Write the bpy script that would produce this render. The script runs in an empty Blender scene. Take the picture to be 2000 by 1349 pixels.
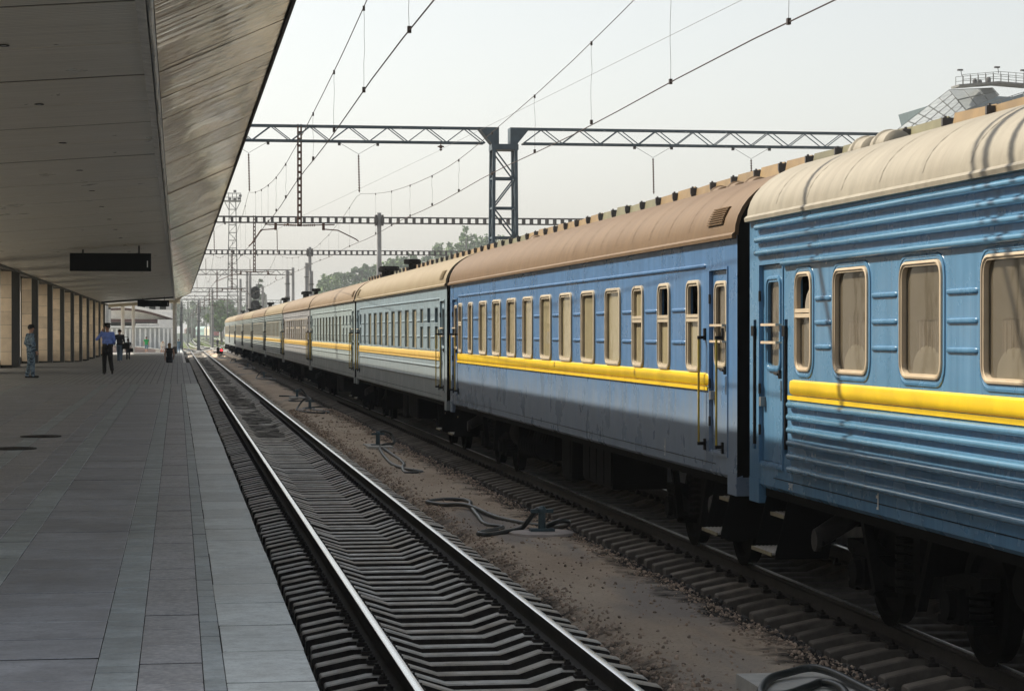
import bpy, math, random
import numpy as np
from mathutils import Vector, Matrix

random.seed(7)
np.random.seed(7)
SC = bpy.context.scene
COL = SC.collection
R = math.radians

# ------------------------------------------------------------------ camera
cam_d = bpy.data.cameras.new('camera')
cam = bpy.data.objects.new('camera', cam_d)
COL.objects.link(cam)
cam.location = (0.0, 0.0, 2.612)                    # z = 0 is the top of the rails
cam.rotation_euler = (R(90 - 0.379), 0.0, R(-8.5866))
cam_d.sensor_fit = 'HORIZONTAL'
cam_d.sensor_width = 36.0
cam_d.lens = 77.93
cam_d.clip_start = 0.1
cam_d.clip_end = 9000.0
SC.camera = cam

# ------------------------------------------------------------------ sky, sun, exposure
SUN_EL = R(43.6)
SUN_AZ = R(-54.8)          # degrees clockwise from +Y: the sun stands ahead on the left
world = bpy.data.worlds.new('World')
SC.world = world
world.use_nodes = True
wn = world.node_tree
bg = wn.nodes['Background']
sky = wn.nodes.new('ShaderNodeTexSky')
sky.sky_type = 'NISHITA'
sky.sun_disc = False
sky.sun_elevation = SUN_EL
sky.sun_rotation = SUN_AZ
sky.altitude = 150.0
sky.air_density = 1.4
sky.dust_density = 2.5
sky.ozone_density = 1.0
bw = wn.nodes.new('ShaderNodeRGBToBW')            # milky summer haze: the whole sky is washed out evenly
hs = wn.nodes.new('ShaderNodeMix'); hs.data_type = 'RGBA'
hs.inputs[0].default_value = 0.72
wn.links.new(sky.outputs['Color'], bw.inputs[0])
wn.links.new(sky.outputs['Color'], hs.inputs[6]); wn.links.new(bw.outputs[0], hs.inputs[7])
wn.links.new(hs.outputs[2], bg.inputs['Color'])
bg.inputs['Strength'].default_value = 0.124

sun_d = bpy.data.lights.new('sun', 'SUN')
sun_d.energy = 5.0
sun_d.angle = R(0.5)
sun_d.color = (1.0, 0.90, 0.74)
sun = bpy.data.objects.new('sun', sun_d)
COL.objects.link(sun)
sun_vec = Vector((math.sin(SUN_AZ) * math.cos(SUN_EL), math.cos(SUN_AZ) * math.cos(SUN_EL), math.sin(SUN_EL)))
sun.rotation_euler = sun_vec.to_track_quat('Z', 'Y').to_euler()
sun.location = (-40, 40, 60)

vs = SC.view_settings
vs.view_transform = 'Standard'
vs.look = 'None'
vs.exposure = 0.58
vs.gamma = 1.0
vs.use_curve_mapping = False

cy = SC.cycles
cy.use_denoising = True
cy.max_bounces = 8
cy.diffuse_bounces = 4
cy.glossy_bounces = 4
cy.transmission_bounces = 4
cy.transparent_max_bounces = 12
cy.volume_bounces = 0
cy.sample_clamp_indirect = 6.0
cy.caustics_reflective = False
cy.caustics_refractive = False

# ------------------------------------------------------------------ mesh helpers
class MB:
    """collects shapes; build() links them as one mesh object"""
    def __init__(self):
        self.v = []; self.f = []; self.mi = []; self.m = 0
    def face(self, idx):
        self.f.append(tuple(idx)); self.mi.append(self.m)
    def poly(self, pts):
        n = len(self.v); self.v += [tuple(p) for p in pts]
        self.face(range(n, n + len(pts)))
    def box(self, x0, y0, z0, x1, y1, z1):
        n = len(self.v)
        self.v += [(x0, y0, z0), (x1, y0, z0), (x1, y1, z0), (x0, y1, z0), (x0, y0, z1), (x1, y0, z1), (x1, y1, z1), (x0, y1, z1)]
        for q in ((0, 3, 2, 1), (4, 5, 6, 7), (0, 1, 5, 4), (1, 2, 6, 5), (2, 3, 7, 6), (3, 0, 4, 7)):
            self.face([n + k for k in q])
        return self
    def bar(self, p0, p1, w, h=None, up=(0, 0, 1)):
        h = w if h is None else h
        p0 = Vector(p0); p1 = Vector(p1); d = (p1 - p0)
        if d.length < 1e-6: return self
        d.normalize(); u = Vector(up)
        if abs(d.dot(u)) > 0.98: u = Vector((0, 1, 0)) if abs(d.y) < 0.9 else Vector((1, 0, 0))
        s = d.cross(u).normalized() * (w / 2); t = s.cross(d).normalized() * (h / 2)
        n = len(self.v)
        for p in (p0, p1):
            for a, b in ((-1, -1), (1, -1), (1, 1), (-1, 1)):
                self.v.append(tuple(p + s * a + t * b))
        for q in ((0, 1, 2, 3), (7, 6, 5, 4), (0, 4, 5, 1), (1, 5, 6, 2), (2, 6, 7, 3), (3, 7, 4, 0)):
            self.face([n + k for k in q])
        return self
    def ring(self, c, a, b, r, n):
        k0 = len(self.v)
        for k in range(n):
            t = 2 * math.pi * k / n
            self.v.append(tuple(c + a * (r * math.cos(t)) + b * (r * math.sin(t))))
        return k0
    def tube(self, pts, r, n=8, cap=True):
        pts = [Vector(p) for p in pts]
        rs = r if isinstance(r, (list, tuple)) else [r] * len(pts)
        d0 = (pts[1] - pts[0]).normalized()
        a = d0.orthogonal().normalized()
        prev = None
        for i, p in enumerate(pts):
            d = (pts[min(i + 1, len(pts) - 1)] - pts[max(i - 1, 0)])
            if d.length < 1e-9: d = d0
            d.normalize()
            a = (a - d * a.dot(d))
            if a.length < 1e-6: a = d.orthogonal()
            a.normalize(); b = d.cross(a)
            k0 = self.ring(p, a, b, rs[i], n)
            if prev is not None:
                for k in range(n):
                    self.face((prev + k, prev + (k + 1) % n, k0 + (k + 1) % n, k0 + k))
            elif cap:
                self.face([k0 + n - 1 - k for k in range(n)])
            prev = k0
        if cap: self.face([prev + k for k in range(n)])
        return self
    def cyl(self, p0, p1, r0, r1=None, n=12):
        return self.tube([p0, p1], [r0, r0 if r1 is None else r1], n)
    def lathe(self, prof, n=16, c=(0, 0, 0), axis='z'):
        c = Vector(c); prev = None
        ax = {'z': (Vector((1, 0, 0)), Vector((0, 1, 0)), Vector((0, 0, 1))),
              'x': (Vector((0, 1, 0)), Vector((0, 0, 1)), Vector((1, 0, 0))),
              'y': (Vector((0, 0, 1)), Vector((1, 0, 0)), Vector((0, 1, 0)))}[axis]
        for i, (r, z) in enumerate(prof):
            k0 = self.ring(c + ax[2] * z, ax[0], ax[1], max(r, 1e-4), n)
            if prev is not None:
                for k in range(n):
                    self.face((prev + k, prev + (k + 1) % n, k0 + (k + 1) % n, k0 + k))
            elif r > 1e-3:
                self.face([k0 + n - 1 - k for k in range(n)])
            prev = k0
        if prof[-1][0] > 1e-3: self.face([prev + k for k in range(n)])
        return self
    def ell(self, c, r, nu=14, nv=9):
        c = Vector(c)
        n = len(self.v)
        for j in range(nv + 1):
            ph = math.pi * j / nv
            for i in range(nu):
                th = 2 * math.pi * i / nu
                self.v.append((c.x + r[0] * math.sin(ph) * math.cos(th), c.y + r[1] * math.sin(ph) * math.sin(th), c.z - r[2] * math.cos(ph)))
        for j in range(nv):
            for i in range(nu):
                a = n + j * nu + i; b = n + j * nu + (i + 1) % nu
                self.face((a, b, b + nu, a + nu))
        return self
    def ext(self, prof, axis, t0, t1, cap=True, closed=True):
        """extrude a 2-D profile along an axis; 'y': profile is (x, z), 'x': (y, z), 'z': (x, y)"""
        n = len(self.v); k = len(prof)
        def P(a, b, t):
            return (a, t, b) if axis == 'y' else ((t, a, b) if axis == 'x' else (a, b, t))
        self.v += [P(a, b, t0) for a, b in prof] + [P(a, b, t1) for a, b in prof]
        for i in range(k if closed else k - 1):
            j = (i + 1) % k
            self.face((n + i, n + j, n + k + j, n + k + i))
        if cap and closed:
            self.face([n + k - 1 - i for i in range(k)])
            self.face([n + k + i for i in range(k)])
        return self
    def mesh(self, name, mats, smooth=None):
        me = bpy.data.meshes.new(name)
        me.from_pydata(self.v, [], self.f)
        for m in (mats if isinstance(mats, (list, tuple)) else [mats]):
            me.materials.append(m)
        if len(me.materials) > 1:
            me.polygons.foreach_set('material_index', self.mi)
        if smooth is not None:
            me.polygons.foreach_set('use_smooth', [True] * len(me.polygons))
            me.set_sharp_from_angle(angle=R(smooth))
        me.update()
        return me
    def build(self, name, mats, parent=None, smooth=None, loc=None):
        return obj(name, self.mesh(name, mats, smooth), parent, loc)

def obj(name, me, parent=None, loc=None, rot=None, scale=None):
    o = bpy.data.objects.new(name, me)
    COL.objects.link(o)
    if parent is not None: o.parent = parent
    if loc is not None: o.location = loc
    if rot is not None: o.rotation_euler = rot
    if scale is not None: o.scale = scale
    return o

def tag(o, label=None, cat=None, group=None, kind=None):
    if label: o['label'] = label
    if cat: o['category'] = cat
    if group: o['group'] = group
    if kind: o['kind'] = kind
    return o

def thing(name, label, cat, loc=(0, 0, 0), rz=0.0, group=None):
    o = bpy.data.objects.new(name, None)
    COL.objects.link(o)
    o.location = loc; o.rotation_euler = (0, 0, rz)
    return tag(o, label, cat, group)

def structure(name, loc=(0, 0, 0)):
    o = bpy.data.objects.new(name, None)
    COL.objects.link(o); o.location = loc
    return tag(o, kind='structure')

def raw_mesh(name, V, F, mats, smooth=False):
    """fast mesh from numpy arrays; F is (n, k)"""
    me = bpy.data.meshes.new(name)
    V = np.asarray(V, dtype=np.float32); F = np.asarray(F, dtype=np.int32)
    n, k = F.shape
    me.vertices.add(len(V)); me.vertices.foreach_set('co', V.ravel())
    me.loops.add(n * k); me.loops.foreach_set('vertex_index', F.ravel())
    me.polygons.add(n)
    me.polygons.foreach_set('loop_start', np.arange(0, n * k, k, dtype=np.int32))
    me.polygons.foreach_set('loop_total', np.full(n, k, dtype=np.int32))
    for m in (mats if isinstance(mats, (list, tuple)) else [mats]): me.materials.append(m)
    if smooth: me.polygons.foreach_set('use_smooth', np.ones(n, dtype=bool))
    me.update(calc_edges=True)
    return me

# ------------------------------------------------------------------ materials
def N(nt, typ, **kw):
    n = nt.nodes.new(typ)
    for k, v in kw.items():
        if k in n.inputs: n.inputs[k].default_value = v
        else: setattr(n, k, v)
    return n

def mathn(nt, op, a, b=None, clamp=False):
    n = nt.nodes.new('ShaderNodeMath'); n.operation = op; n.use_clamp = clamp
    for i, x in enumerate((a, b)):
        if x is None: continue
        if isinstance(x, (int, float)): n.inputs[i].default_value = x
        else: nt.links.new(x, n.inputs[i])
    return n.outputs[0]

def mixc(nt, fac, a, b, mode='MIX'):
    n = nt.nodes.new('ShaderNodeMix'); n.data_type = 'RGBA'; n.blend_type = mode
    def put(sock, x):
        if isinstance(x, (tuple, list)): sock.default_value = (x[0], x[1], x[2], 1)
        elif isinstance(x, (int, float)): sock.default_value = x
        else: nt.links.new(x, sock)
    put(n.inputs[0], fac); put(n.inputs[6], a); put(n.inputs[7], b)
    return n.outputs[2]

def position(nt, scale=(1, 1, 1)):
    g = nt.nodes.new('ShaderNodeNewGeometry')
    m = nt.nodes.new('ShaderNodeMapping'); m.inputs['Scale'].default_value = scale
    nt.links.new(g.outputs['Position'], m.inputs['Vector'])
    return m.outputs[0]

def noise(nt, vec, scale=5.0, detail=4.0, rough=0.55):
    n = N(nt, 'ShaderNodeTexNoise', Scale=scale, Detail=detail, Roughness=rough)
    nt.links.new(vec, n.inputs['Vector'])
    return n.outputs['Fac']

def ramp(nt, fac, stops, interp='LINEAR'):
    n = nt.nodes.new('ShaderNodeValToRGB'); n.color_ramp.interpolation = interp
    cr = n.color_ramp
    while len(cr.elements) < len(stops): cr.elements.new(0.5)
    for e, (p, c) in zip(cr.elements, stops):
        e.position = p; e.color = (c[0], c[1], c[2], 1) if isinstance(c, (tuple, list)) else (c, c, c, 1)
    nt.links.new(fac, n.inputs[0])
    return n.outputs[0]

def mapr(nt, x, a, b, c, d):
    n = nt.nodes.new('ShaderNodeMapRange')
    nt.links.new(x, n.inputs[0])
    for k, v in zip((1, 2, 3, 4), (a, b, c, d)): n.inputs[k].default_value = v
    return n.outputs[0]

def new_mat(name):
    m = bpy.data.materials.new(name); m.use_nodes = True
    return m, m.node_tree, m.node_tree.nodes['Principled BSDF']

def mul(c, k): return tuple(min(1.0, x * k) for x in c)

def bumpn(nt, h, strength, dist, normal=None):
    b = N(nt, 'ShaderNodeBump', Strength=strength, Distance=dist)
    nt.links.new(h, b.inputs['Height'])
    if normal is not None: nt.links.new(normal, b.inputs['Normal'])
    return b.outputs[0]

def island_random(nt):
    g = nt.nodes.new('ShaderNodeNewGeometry'); o = nt.nodes.new('ShaderNodeObjectInfo')
    return mathn(nt, 'FRACT', mathn(nt, 'ADD', g.outputs['Random Per Island'], o.outputs['Random']))

def mat(name, base, rough=0.6, metal=0.0, var=0.15, vscale=2.0, bump=0.0, bscale=30.0, spec=0.5, tint=0.0, stretch=(1, 1, 1), dist=0.02):
    m, nt, b = new_mat(name)
    b.inputs['Roughness'].default_value = rough
    b.inputs['Metallic'].default_value = metal
    b.inputs['Specular IOR Level'].default_value = spec
    p = position(nt, stretch)
    col = tuple(base)
    if var > 0:
        f = noise(nt, p, vscale, 6.0, 0.6)
        col = mixc(nt, mapr(nt, f, 0.3, 0.7, 0.0, 1.0), mul(base, 1 - var), mul(base, 1 + var))
    if tint > 0:
        r = mapr(nt, island_random(nt), 0, 1, 1 - tint, 1 + tint)
        v = nt.nodes.new('ShaderNodeCombineColor')
        for i in range(3): nt.links.new(r, v.inputs[i])
        col = mixc(nt, 1.0, col, v.outputs[0], 'MULTIPLY')
    if isinstance(col, tuple): b.inputs['Base Color'].default_value = (*col, 1)
    else: nt.links.new(col, b.inputs['Base Color'])
    if bump > 0:
        nt.links.new(bumpn(nt, noise(nt, p, bscale, 5.0, 0.6), bump, dist), b.inputs['Normal'])
    return m

M = {}
M['black'] = mat('black_rubber', (0.01, 0.01, 0.011), 0.6, var=0.3, spec=0.15)
M['dark_steel'] = mat('dark_steel', (0.03, 0.028, 0.027), 0.55, var=0.4, vscale=6, bump=0.2, bscale=40, spec=0.2)
M['grey_steel'] = mat('grey_steel', (0.22, 0.22, 0.22), 0.4, 0.7, var=0.25, vscale=8)
M['bright_steel'] = mat('bright_steel', (0.6, 0.6, 0.6), 0.3, 0.9, var=0.15, vscale=8)
M['concrete'] = mat('concrete', (0.32, 0.31, 0.29), 0.85, var=0.3, vscale=3, bump=0.3, bscale=25)
M['concrete_light'] = mat('concrete_light', (0.5, 0.49, 0.46), 0.85, var=0.2, vscale=4, bump=0.2, bscale=25)
M['pole_concrete'] = mat('pole_concrete', (0.3, 0.3, 0.3), 0.8, var=0.2, vscale=1)
M['gantry_blue'] = mat('gantry_blue', (0.04, 0.068, 0.09), 0.5, var=0.3, vscale=3)
M['gantry_dark'] = mat('gantry_dark', (0.06, 0.055, 0.055), 0.6, var=0.3, vscale=2)
M['gantry_grey'] = mat('gantry_grey', (0.14, 0.14, 0.13), 0.6, var=0.3, vscale=2)
M['rust'] = mat('rust', (0.09, 0.04, 0.025), 0.8, var=0.4, vscale=6)
M['wire'] = mat('wire', (0.05, 0.035, 0.03), 0.5, 0.5, var=0)
M['wire_thin'] = mat('wire_thin', (0.1, 0.09, 0.085), 0.5, 0.3, var=0)
M['white_paint'] = mat('white_paint', (0.75, 0.74, 0.71), 0.6, var=0.08)
M['hose'] = mat('hose_rubber', (0.022, 0.027, 0.027), 0.38, var=0.35, vscale=9, bump=0.15, bscale=60)
M['yellow_rail'] = mat('yellow_rail', (0.36, 0.26, 0.03), 0.45, var=0.25, vscale=7)
# ================================================================== THE SETTING
TRACKS = (2.537, 7.168)          # centre lines of the near (empty) and the train's track
RAIL = 0.795

# ---- ground sheet to the horizon
def ground_material():
    m, nt, b = new_mat('ground_far')
    p = position(nt)
    n1 = noise(nt, p, 0.05, 5, 0.6); n2 = noise(nt, p, 1.1, 6, 0.65)
    soil = mixc(nt, mapr(nt, n2, 0.35, 0.65, 0, 1), (0.10, 0.085, 0.065), (0.27, 0.225, 0.165))
    grass = mixc(nt, mapr(nt, n2, 0.35, 0.65, 0, 1), (0.05, 0.085, 0.025), (0.13, 0.17, 0.05))
    sep = nt.nodes.new('ShaderNodeSeparateXYZ'); nt.links.new(p, sep.inputs[0])
    far = mapr(nt, sep.outputs['Y'], 320, 520, 0, 0.55)
    g = mathn(nt, 'ADD', far, mathn(nt, 'SUBTRACT', n1, 0.55), True)
    g = mapr(nt, g, 0.12, 0.3, 0, 1)
    nt.links.new(mixc(nt, g, soil, grass), b.inputs['Base Color'])
    b.inputs['Roughness'].default_value = 0.95
    nt.links.new(bumpn(nt, n2, 0.6, 0.15), b.inputs['Normal'])
    return m
gm = MB(); gm.poly([(-2200, -600, -0.62), (2200, -600, -0.62), (2200, 3200, -0.62), (-2200, 3200, -0.62)])
tag(gm.build('ground', ground_material()), kind='structure')

# ---- trackbed: ballast round the sleepers, trodden soil between the tracks
def smooth01(t):
    t = np.clip(t, 0, 1); return t * t * (3 - 2 * t)
def lattice(shape, x, y, s):
    """cheap value noise"""
    rs = np.random.RandomState(shape); G = rs.rand(256, 256)
    u = x / s; v = y / s
    i = np.floor(u).astype(int); j = np.floor(v).astype(int)
    fu = smooth01(u - i); fv = smooth01(v - j)
    i0 = i % 256; i1 = (i + 1) % 256; j0 = j % 256; j1 = (j + 1) % 256
    return (G[i0, j0] * (1 - fu) + G[i1, j0] * fu) * (1 - fv) + (G[i0, j1] * (1 - fu) + G[i1, j1] * fu) * fv
def bed_z(x, y):
    edge = 0.16 * (lattice(3, x, y, 0.9) - 0.5) + 0.1 * (lattice(4, x, y, 0.25) - 0.5)
    soil = smooth01((x + edge - 3.62) / 0.5) * (1 - smooth01((x + edge - 5.45) / 0.5))
    z = -0.405 + 0.175 * soil
    z = z - 0.06 * smooth01((1.25 - x) / 0.35)
    fill = smooth01((y - 44) / 22) * (1 - smooth01((np.abs(x - 2.54) - 0.62) / 0.12))
    z = z + fill * (0.075 + 0.11 * lattice(9, x, y, 0.8))
    z = z + 0.03 * (lattice(5, x, y, 0.35) - 0.5) + 0.05 * (lattice(6, x, y, 1.7) - 0.5) * soil + 0.022 * (lattice(7, x, y, 0.11) - 0.5)
    return z, soil
def bed_material():
    m, nt, b = new_mat('trackbed')
    p = position(nt)
    sep = nt.nodes.new('ShaderNodeSeparateXYZ'); nt.links.new(p, sep.inputs[0])
    n1 = noise(nt, p, 2.2, 5, 0.6); n2 = noise(nt, p, 26, 6, 0.7); n3 = noise(nt, position(nt, (1, 0.35, 1)), 0.9, 5, 0.6)
    e = mathn(nt, 'ADD', sep.outputs['X'], mapr(nt, n1, 0.3, 0.7, -0.28, 0.28))
    a = mapr(nt, e, 3.72, 4.05, 0, 1); c = mapr(nt, e, 5.15, 5.45, 1, 0)
    soilmask = mathn(nt, 'MULTIPLY', a, c)
    dirt = mixc(nt, mapr(nt, n3, 0.35, 0.68, 0, 1), (0.53, 0.415, 0.315), (0.68, 0.565, 0.445))
    dirt = mixc(nt, mapr(nt, n2, 0.5, 0.75, 0, 0.5), dirt, (0.22, 0.155, 0.11))
    grey = mapr(nt, noise(nt, position(nt, (1, 0.2, 1)), 0.7, 4, 0.5), 0.56, 0.66, 0, 0.6)
    dirt = mixc(nt, grey, dirt, (0.27, 0.265, 0.27))
    oil = mixc(nt, mapr(nt, n2, 0.35, 0.7, 0, 1), (0.012, 0.011, 0.010), (0.05, 0.044, 0.039))
    fy = mapr(nt, mathn(nt, 'ADD', sep.outputs['Y'], mapr(nt, n1, 0.3, 0.7, -8, 8)), 46, 66, 0, 0.85)
    fx_ = mapr(nt, mathn(nt, 'ABSOLUTE', mathn(nt, 'SUBTRACT', sep.outputs['X'], 2.54)), 0.6, 0.78, 1, 0)
    dusty = mixc(nt, mapr(nt, noise(nt, position(nt, (1, 0.3, 1)), 3.0, 5, 0.65), 0.4, 0.62, 0, 1), (0.06, 0.053, 0.047), (0.30, 0.28, 0.25))
    oil = mixc(nt, mathn(nt, 'MULTIPLY', fy, fx_), oil, dusty)
    nt.links.new(mixc(nt, soilmask, oil, dirt), b.inputs['Base Color'])
    b.inputs['Roughness'].default_value = 0.92; b.inputs['Specular IOR Level'].default_value = 0.15
    nt.links.new(bumpn(nt, n2, 0.9, 0.05), b.inputs['Normal'])
    return m
M['bed'] = bed_material()
def grid(x0, x1, nx, y0, y1, ny):
    X, Y = np.meshgrid(np.linspace(x0, x1, nx), np.linspace(y0, y1, ny))
    Z, _ = bed_z(X, Y)
    V = np.stack([X, Y, Z], -1).reshape(-1, 3)
    i = (np.arange(ny - 1)[:, None] * nx + np.arange(nx - 1)[None, :]).ravel()
    return V, np.stack([i, i + 1, i + 1 + nx, i + nx], -1)
V1, F1 = grid(0.45, 9.4, 150, 7.0, 60.0, 480)
V2, F2 = grid(0.45, 9.4, 60, 60.0, 330.0, 420)
bed = obj('trackbed', raw_mesh('trackbed', np.vstack([V1, V2]), np.vstack([F1, F2 + len(V1)]), M['bed'], True))
tag(bed, kind='structure')

# ---- rails and sleepers
def rail_material(top):
    m, nt, b = new_mat('rail_head_' + ('polished' if top < 0.25 else 'dull'))
    p = position(nt, (12, 0.25, 1))
    b.inputs['Base Color'].default_value = (0.97, 0.97, 0.96, 1)
    b.inputs['Metallic'].default_value = 1.0
    n = noise(nt, p, 3, 4, 0.6)
    nt.links.new(mapr(nt, n, 0.3, 0.7, top, top + 0.07), b.inputs['Roughness'])
    return m
M['rail_side'] = mat('rail_side', (0.022, 0.018, 0.016), 0.75, var=0.4, vscale=5, bump=0.2)
M['rail_top'] = rail_material(0.2)
M['rail_top_dull'] = rail_material(0.34)
def sleeper_material():
    m, nt, b = new_mat('sleeper_concrete')
    p = position(nt)
    n1 = noise(nt, p, 5, 6, 0.65); n2 = noise(nt, p, 40, 5, 0.7)
    c = mixc(nt, mapr(nt, n1, 0.3, 0.7, 0, 1), (0.38, 0.355, 0.31), (0.74, 0.71, 0.65))
    r = island_random(nt)
    c = mixc(nt, mapr(nt, r, 0, 1, 0, 0.5), c, (0.42, 0.33, 0.235))
    c = mixc(nt, mapr(nt, n2, 0.56, 0.72, 0, 0.8), c, (0.04, 0.035, 0.03))
    nt.links.new(c, b.inputs['Base Color'])
    nt.links.new(mapr(nt, n1, 0.35, 0.75, 0.7, 0.3), b.inputs['Roughness'])
    nt.links.new(bumpn(nt, n2, 0.35, 0.02), b.inputs['Normal'])
    return m
M['sleeper'] = sleeper_material(); M['sleeper_side'] = mat('sleeper_side', (0.035, 0.031, 0.028), 0.8, var=0.5, vscale=8, spec=0.1); M['sleeper_shaded'] = mat('sleeper_shaded', (0.15, 0.13, 0.11), 0.8, var=0.35, vscale=6, tint=0.25)  # side faces darker; last one darkened for the shade under the train
# rail section: foot, web, head (x across, z up, top at z = 0)
RP = [(-0.075, -0.18), (0.075, -0.18), (0.075, -0.168), (0.02, -0.15), (0.009, -0.13), (0.009, -0.06), (0.036, -0.04),
      (0.0375, -0.014), (0.033, -0.0058), (0.016, -0.0006), (-0.016, -0.0006), (-0.033, -0.0058), (-0.0375, -0.014), (-0.036, -0.04), (-0.009, -0.06), (-0.009, -0.13), (-0.02, -0.15), (-0.075, -0.168)]
def rail(parent, x, y0, y1, top):
    mb = MB()
    ys = [y0]
    while ys[-1] < y1: ys.append(min(y1, ys[-1] + 25.0))
    k = len(RP)
    for y in ys:
        mb.v += [(x + a, y, b) for a, b in RP]
    for s in range(len(ys) - 1):
        for i in range(k):
            j = (i + 1) % k
            mb.m = 1 if i in (8, 9, 10) else 0
            mb.face((s * k + i, s * k + j, (s + 1) * k + j, (s + 1) * k + i))
    mb.m = 0
    mb.face([k - 1 - i for i in range(k)])
    return mb.build('rail', [M['rail_side'], top], parent, smooth=35)
def sleeper_mesh():
    # half profile along x: dipped middle, raised rail seats, falling ends
    pr = [(-1.345, -0.285), (-1.33, -0.272), (-1.0, -0.205), (-0.62, -0.195), (-0.34, -0.285), (0.34, -0.285), (0.62, -0.195), (1.0, -0.205), (1.33, -0.272), (1.345, -0.285)]
    mb = MB(); w0, w1, bv = 0.108, 0.088, 0.012
    for x, z in pr:
        mb.v += [(x, -w0, -0.46), (x, -w1, z - bv), (x, -w1 + bv, z), (x, w1 - bv, z), (x, w1, z - bv), (x, w0, -0.46)]
    for i in range(len(pr) - 1):
        for k in range(5):
            a = i * 6 + k
            mb.m = 1 if k in (0, 4) else 0  # darker colour on the two long sides
            mb.face((a, a + 1, a + 7, a + 6))
    mb.m = 0
    mb.face([5, 4, 3, 2, 1, 0]); n = (len(pr) - 1) * 6
    mb.face([n + k for k in range(6)])
    return mb.mesh('sleeper', [M['sleeper'], M['sleeper_side']])
SLP = sleeper_mesh(); SLD = SLP.copy(); SLD.materials.clear(); SLD.materials.append(M['sleeper_shaded']); SLD.materials.append(M['sleeper_side'])  # train's track: grimy, and darkened for the shade under the carriages
PITCH = 0.53
def track(name, cx, y0, y1, ysl0, dull):
    root = structure(name, (cx, 0, 0))
    for s in (-1, 1): rail(root, s * RAIL, y0, y1, M['rail_top_dull'] if dull else M['rail_top'])
    n = 300
    ys = [ysl0 + PITCH * i for i in range(int((330 - ysl0) / PITCH))]
    for y in ys[:n]:
        obj('sleeper', SLD if dull else SLP, root, (random.uniform(-0.02, 0.02), y + random.uniform(-0.02, 0.02), random.uniform(-0.008, 0.006)), (0, 0, random.uniform(-0.008, 0.008)))
    base = np.array([v.co for v in SLP.vertices]); fac = [tuple(p.vertices) for p in SLP.polygons]
    mb = MB()
    for y in ys[n:]:
        k = len(mb.v); mb.v += [tuple(v) for v in base + np.array([0, y, 0])]
        for f in fac: mb.face([k + i for i in f])
    tag(mb.build('sleepers_beyond', M['sleeper_shaded'] if dull else M['sleeper'], root), kind='stuff')
    # fastenings: clips and bolts by every rail seat
    cb = MB()
    for y in ys[:150]:
        for s in (-1, 1):
            for q in (-1, 1):
                x = s * RAIL + q * 0.115
                cb.box(x - 0.045, y - 0.05, -0.2, x + 0.045, y + 0.05, -0.165)
                cb.cyl((x + q * 0.005, y, -0.165), (x + q * 0.005, y, -0.118), 0.017, n=6)
                cb.cyl((x + q * 0.005, y, -0.165), (x + q * 0.005, y, -0.14), 0.03, n=6)
    tag(cb.build('rail_clips', M['rail_side'], root), kind='stuff')
    return root
track('near_track', TRACKS[0], 5.0, 900.0, 8.1, False)
track('train_track', TRACKS[1], 5.0, 900.0, 8.3, True)

# ---- loose ballast and pebbles
def stones(name, n, fx, y0, y1, smin, smax, material, power=1.6, lift=0.0):
    t = (1 + 5 ** 0.5) / 2
    B = np.array([(-1, t, 0), (1, t, 0), (-1, -t, 0), (1, -t, 0), (0, -1, t), (0, 1, t), (0, -1, -t), (0, 1, -t), (t, 0, -1), (t, 0, 1), (-t, 0, -1), (-t, 0, 1)], float) / 1.9
    T = np.array([(0, 11, 5), (0, 5, 1), (0, 1, 7), (0, 7, 10), (0, 10, 11), (1, 5, 9), (5, 11, 4), (11, 10, 2), (10, 7, 6), (7, 1, 8), (3, 9, 4), (3, 4, 2), (3, 2, 6), (3, 6, 8), (3, 8, 9), (4, 9, 5), (2, 4, 11), (6, 2, 10), (8, 6, 7), (9, 8, 1)])
    y = y0 + (y1 - y0) * np.random.rand(n) ** power
    x = fx(n)
    z, _ = bed_z(x, y)
    s = smin + (smax - smin) * np.random.rand(n) ** 2.2
    s = s * (1 + np.clip((y - 30) / 60, 0, 1.2))
    A = np.random.randn(n, 3, 3); Q, _ = np.linalg.qr(A)
    sc = np.stack([s * np.random.uniform(.7, 1.3, n), s * np.random.uniform(.7, 1.3, n), s * np.random.uniform(.5, .9, n)], -1)
    jit = 1 + 0.3 * (np.random.rand(n, 12, 1) - .5)
    V = np.einsum('nij,nkj->nki', Q, B[None] * jit * sc[:, None, :]) + np.stack([x, y, z + s * 0.25 + lift], -1)[:, None, :]
    F = (T[None] + 12 * np.arange(n)[:, None, None]).reshape(-1, 3)
    return tag(obj(name, raw_mesh(name, V.reshape(-1, 3), F, material)), kind='stuff')
M['stone_dark'] = mat('stone_dark', (0.07, 0.064, 0.06), 0.85, var=0.4, vscale=12, tint=0.5)
M['stone_brown'] = mat('stone_brown', (0.40, 0.305, 0.235), 0.9, var=0.35, vscale=12, tint=0.45)
stones('ballast_stones', 5200, lambda n: np.random.uniform(0.72, 1.3, n), 9, 60, 0.018, 0.05, M['stone_dark'])
stones('ballast_stones', 7000, lambda n: TRACKS[0] + np.random.uniform(-1.2, 1.25, n), 13, 46, 0.014, 0.045, M['stone_dark'], 1.5)
stones('soil_pebbles', 9000, lambda n: np.where(np.random.rand(n) < .85, 3.95 + np.random.randn(n) * .16, np.random.uniform(3.8, 5.5, n)), 14, 80, 0.004, 0.026, M['stone_brown'], 1.7)
stones('soil_pebbles', 9000, lambda n: np.where(np.random.rand(n) < .88, 5.5 + np.random.randn(n) * .14, np.random.uniform(4.6, 5.7, n)), 14, 80, 0.004, 0.024, M['stone_brown'], 1.7)
stones('ballast_stones', 5000, lambda n: np.random.uniform(5.5, 6.4, n), 13, 70, 0.014, 0.04, M['stone_dark'], 1.5)

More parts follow.
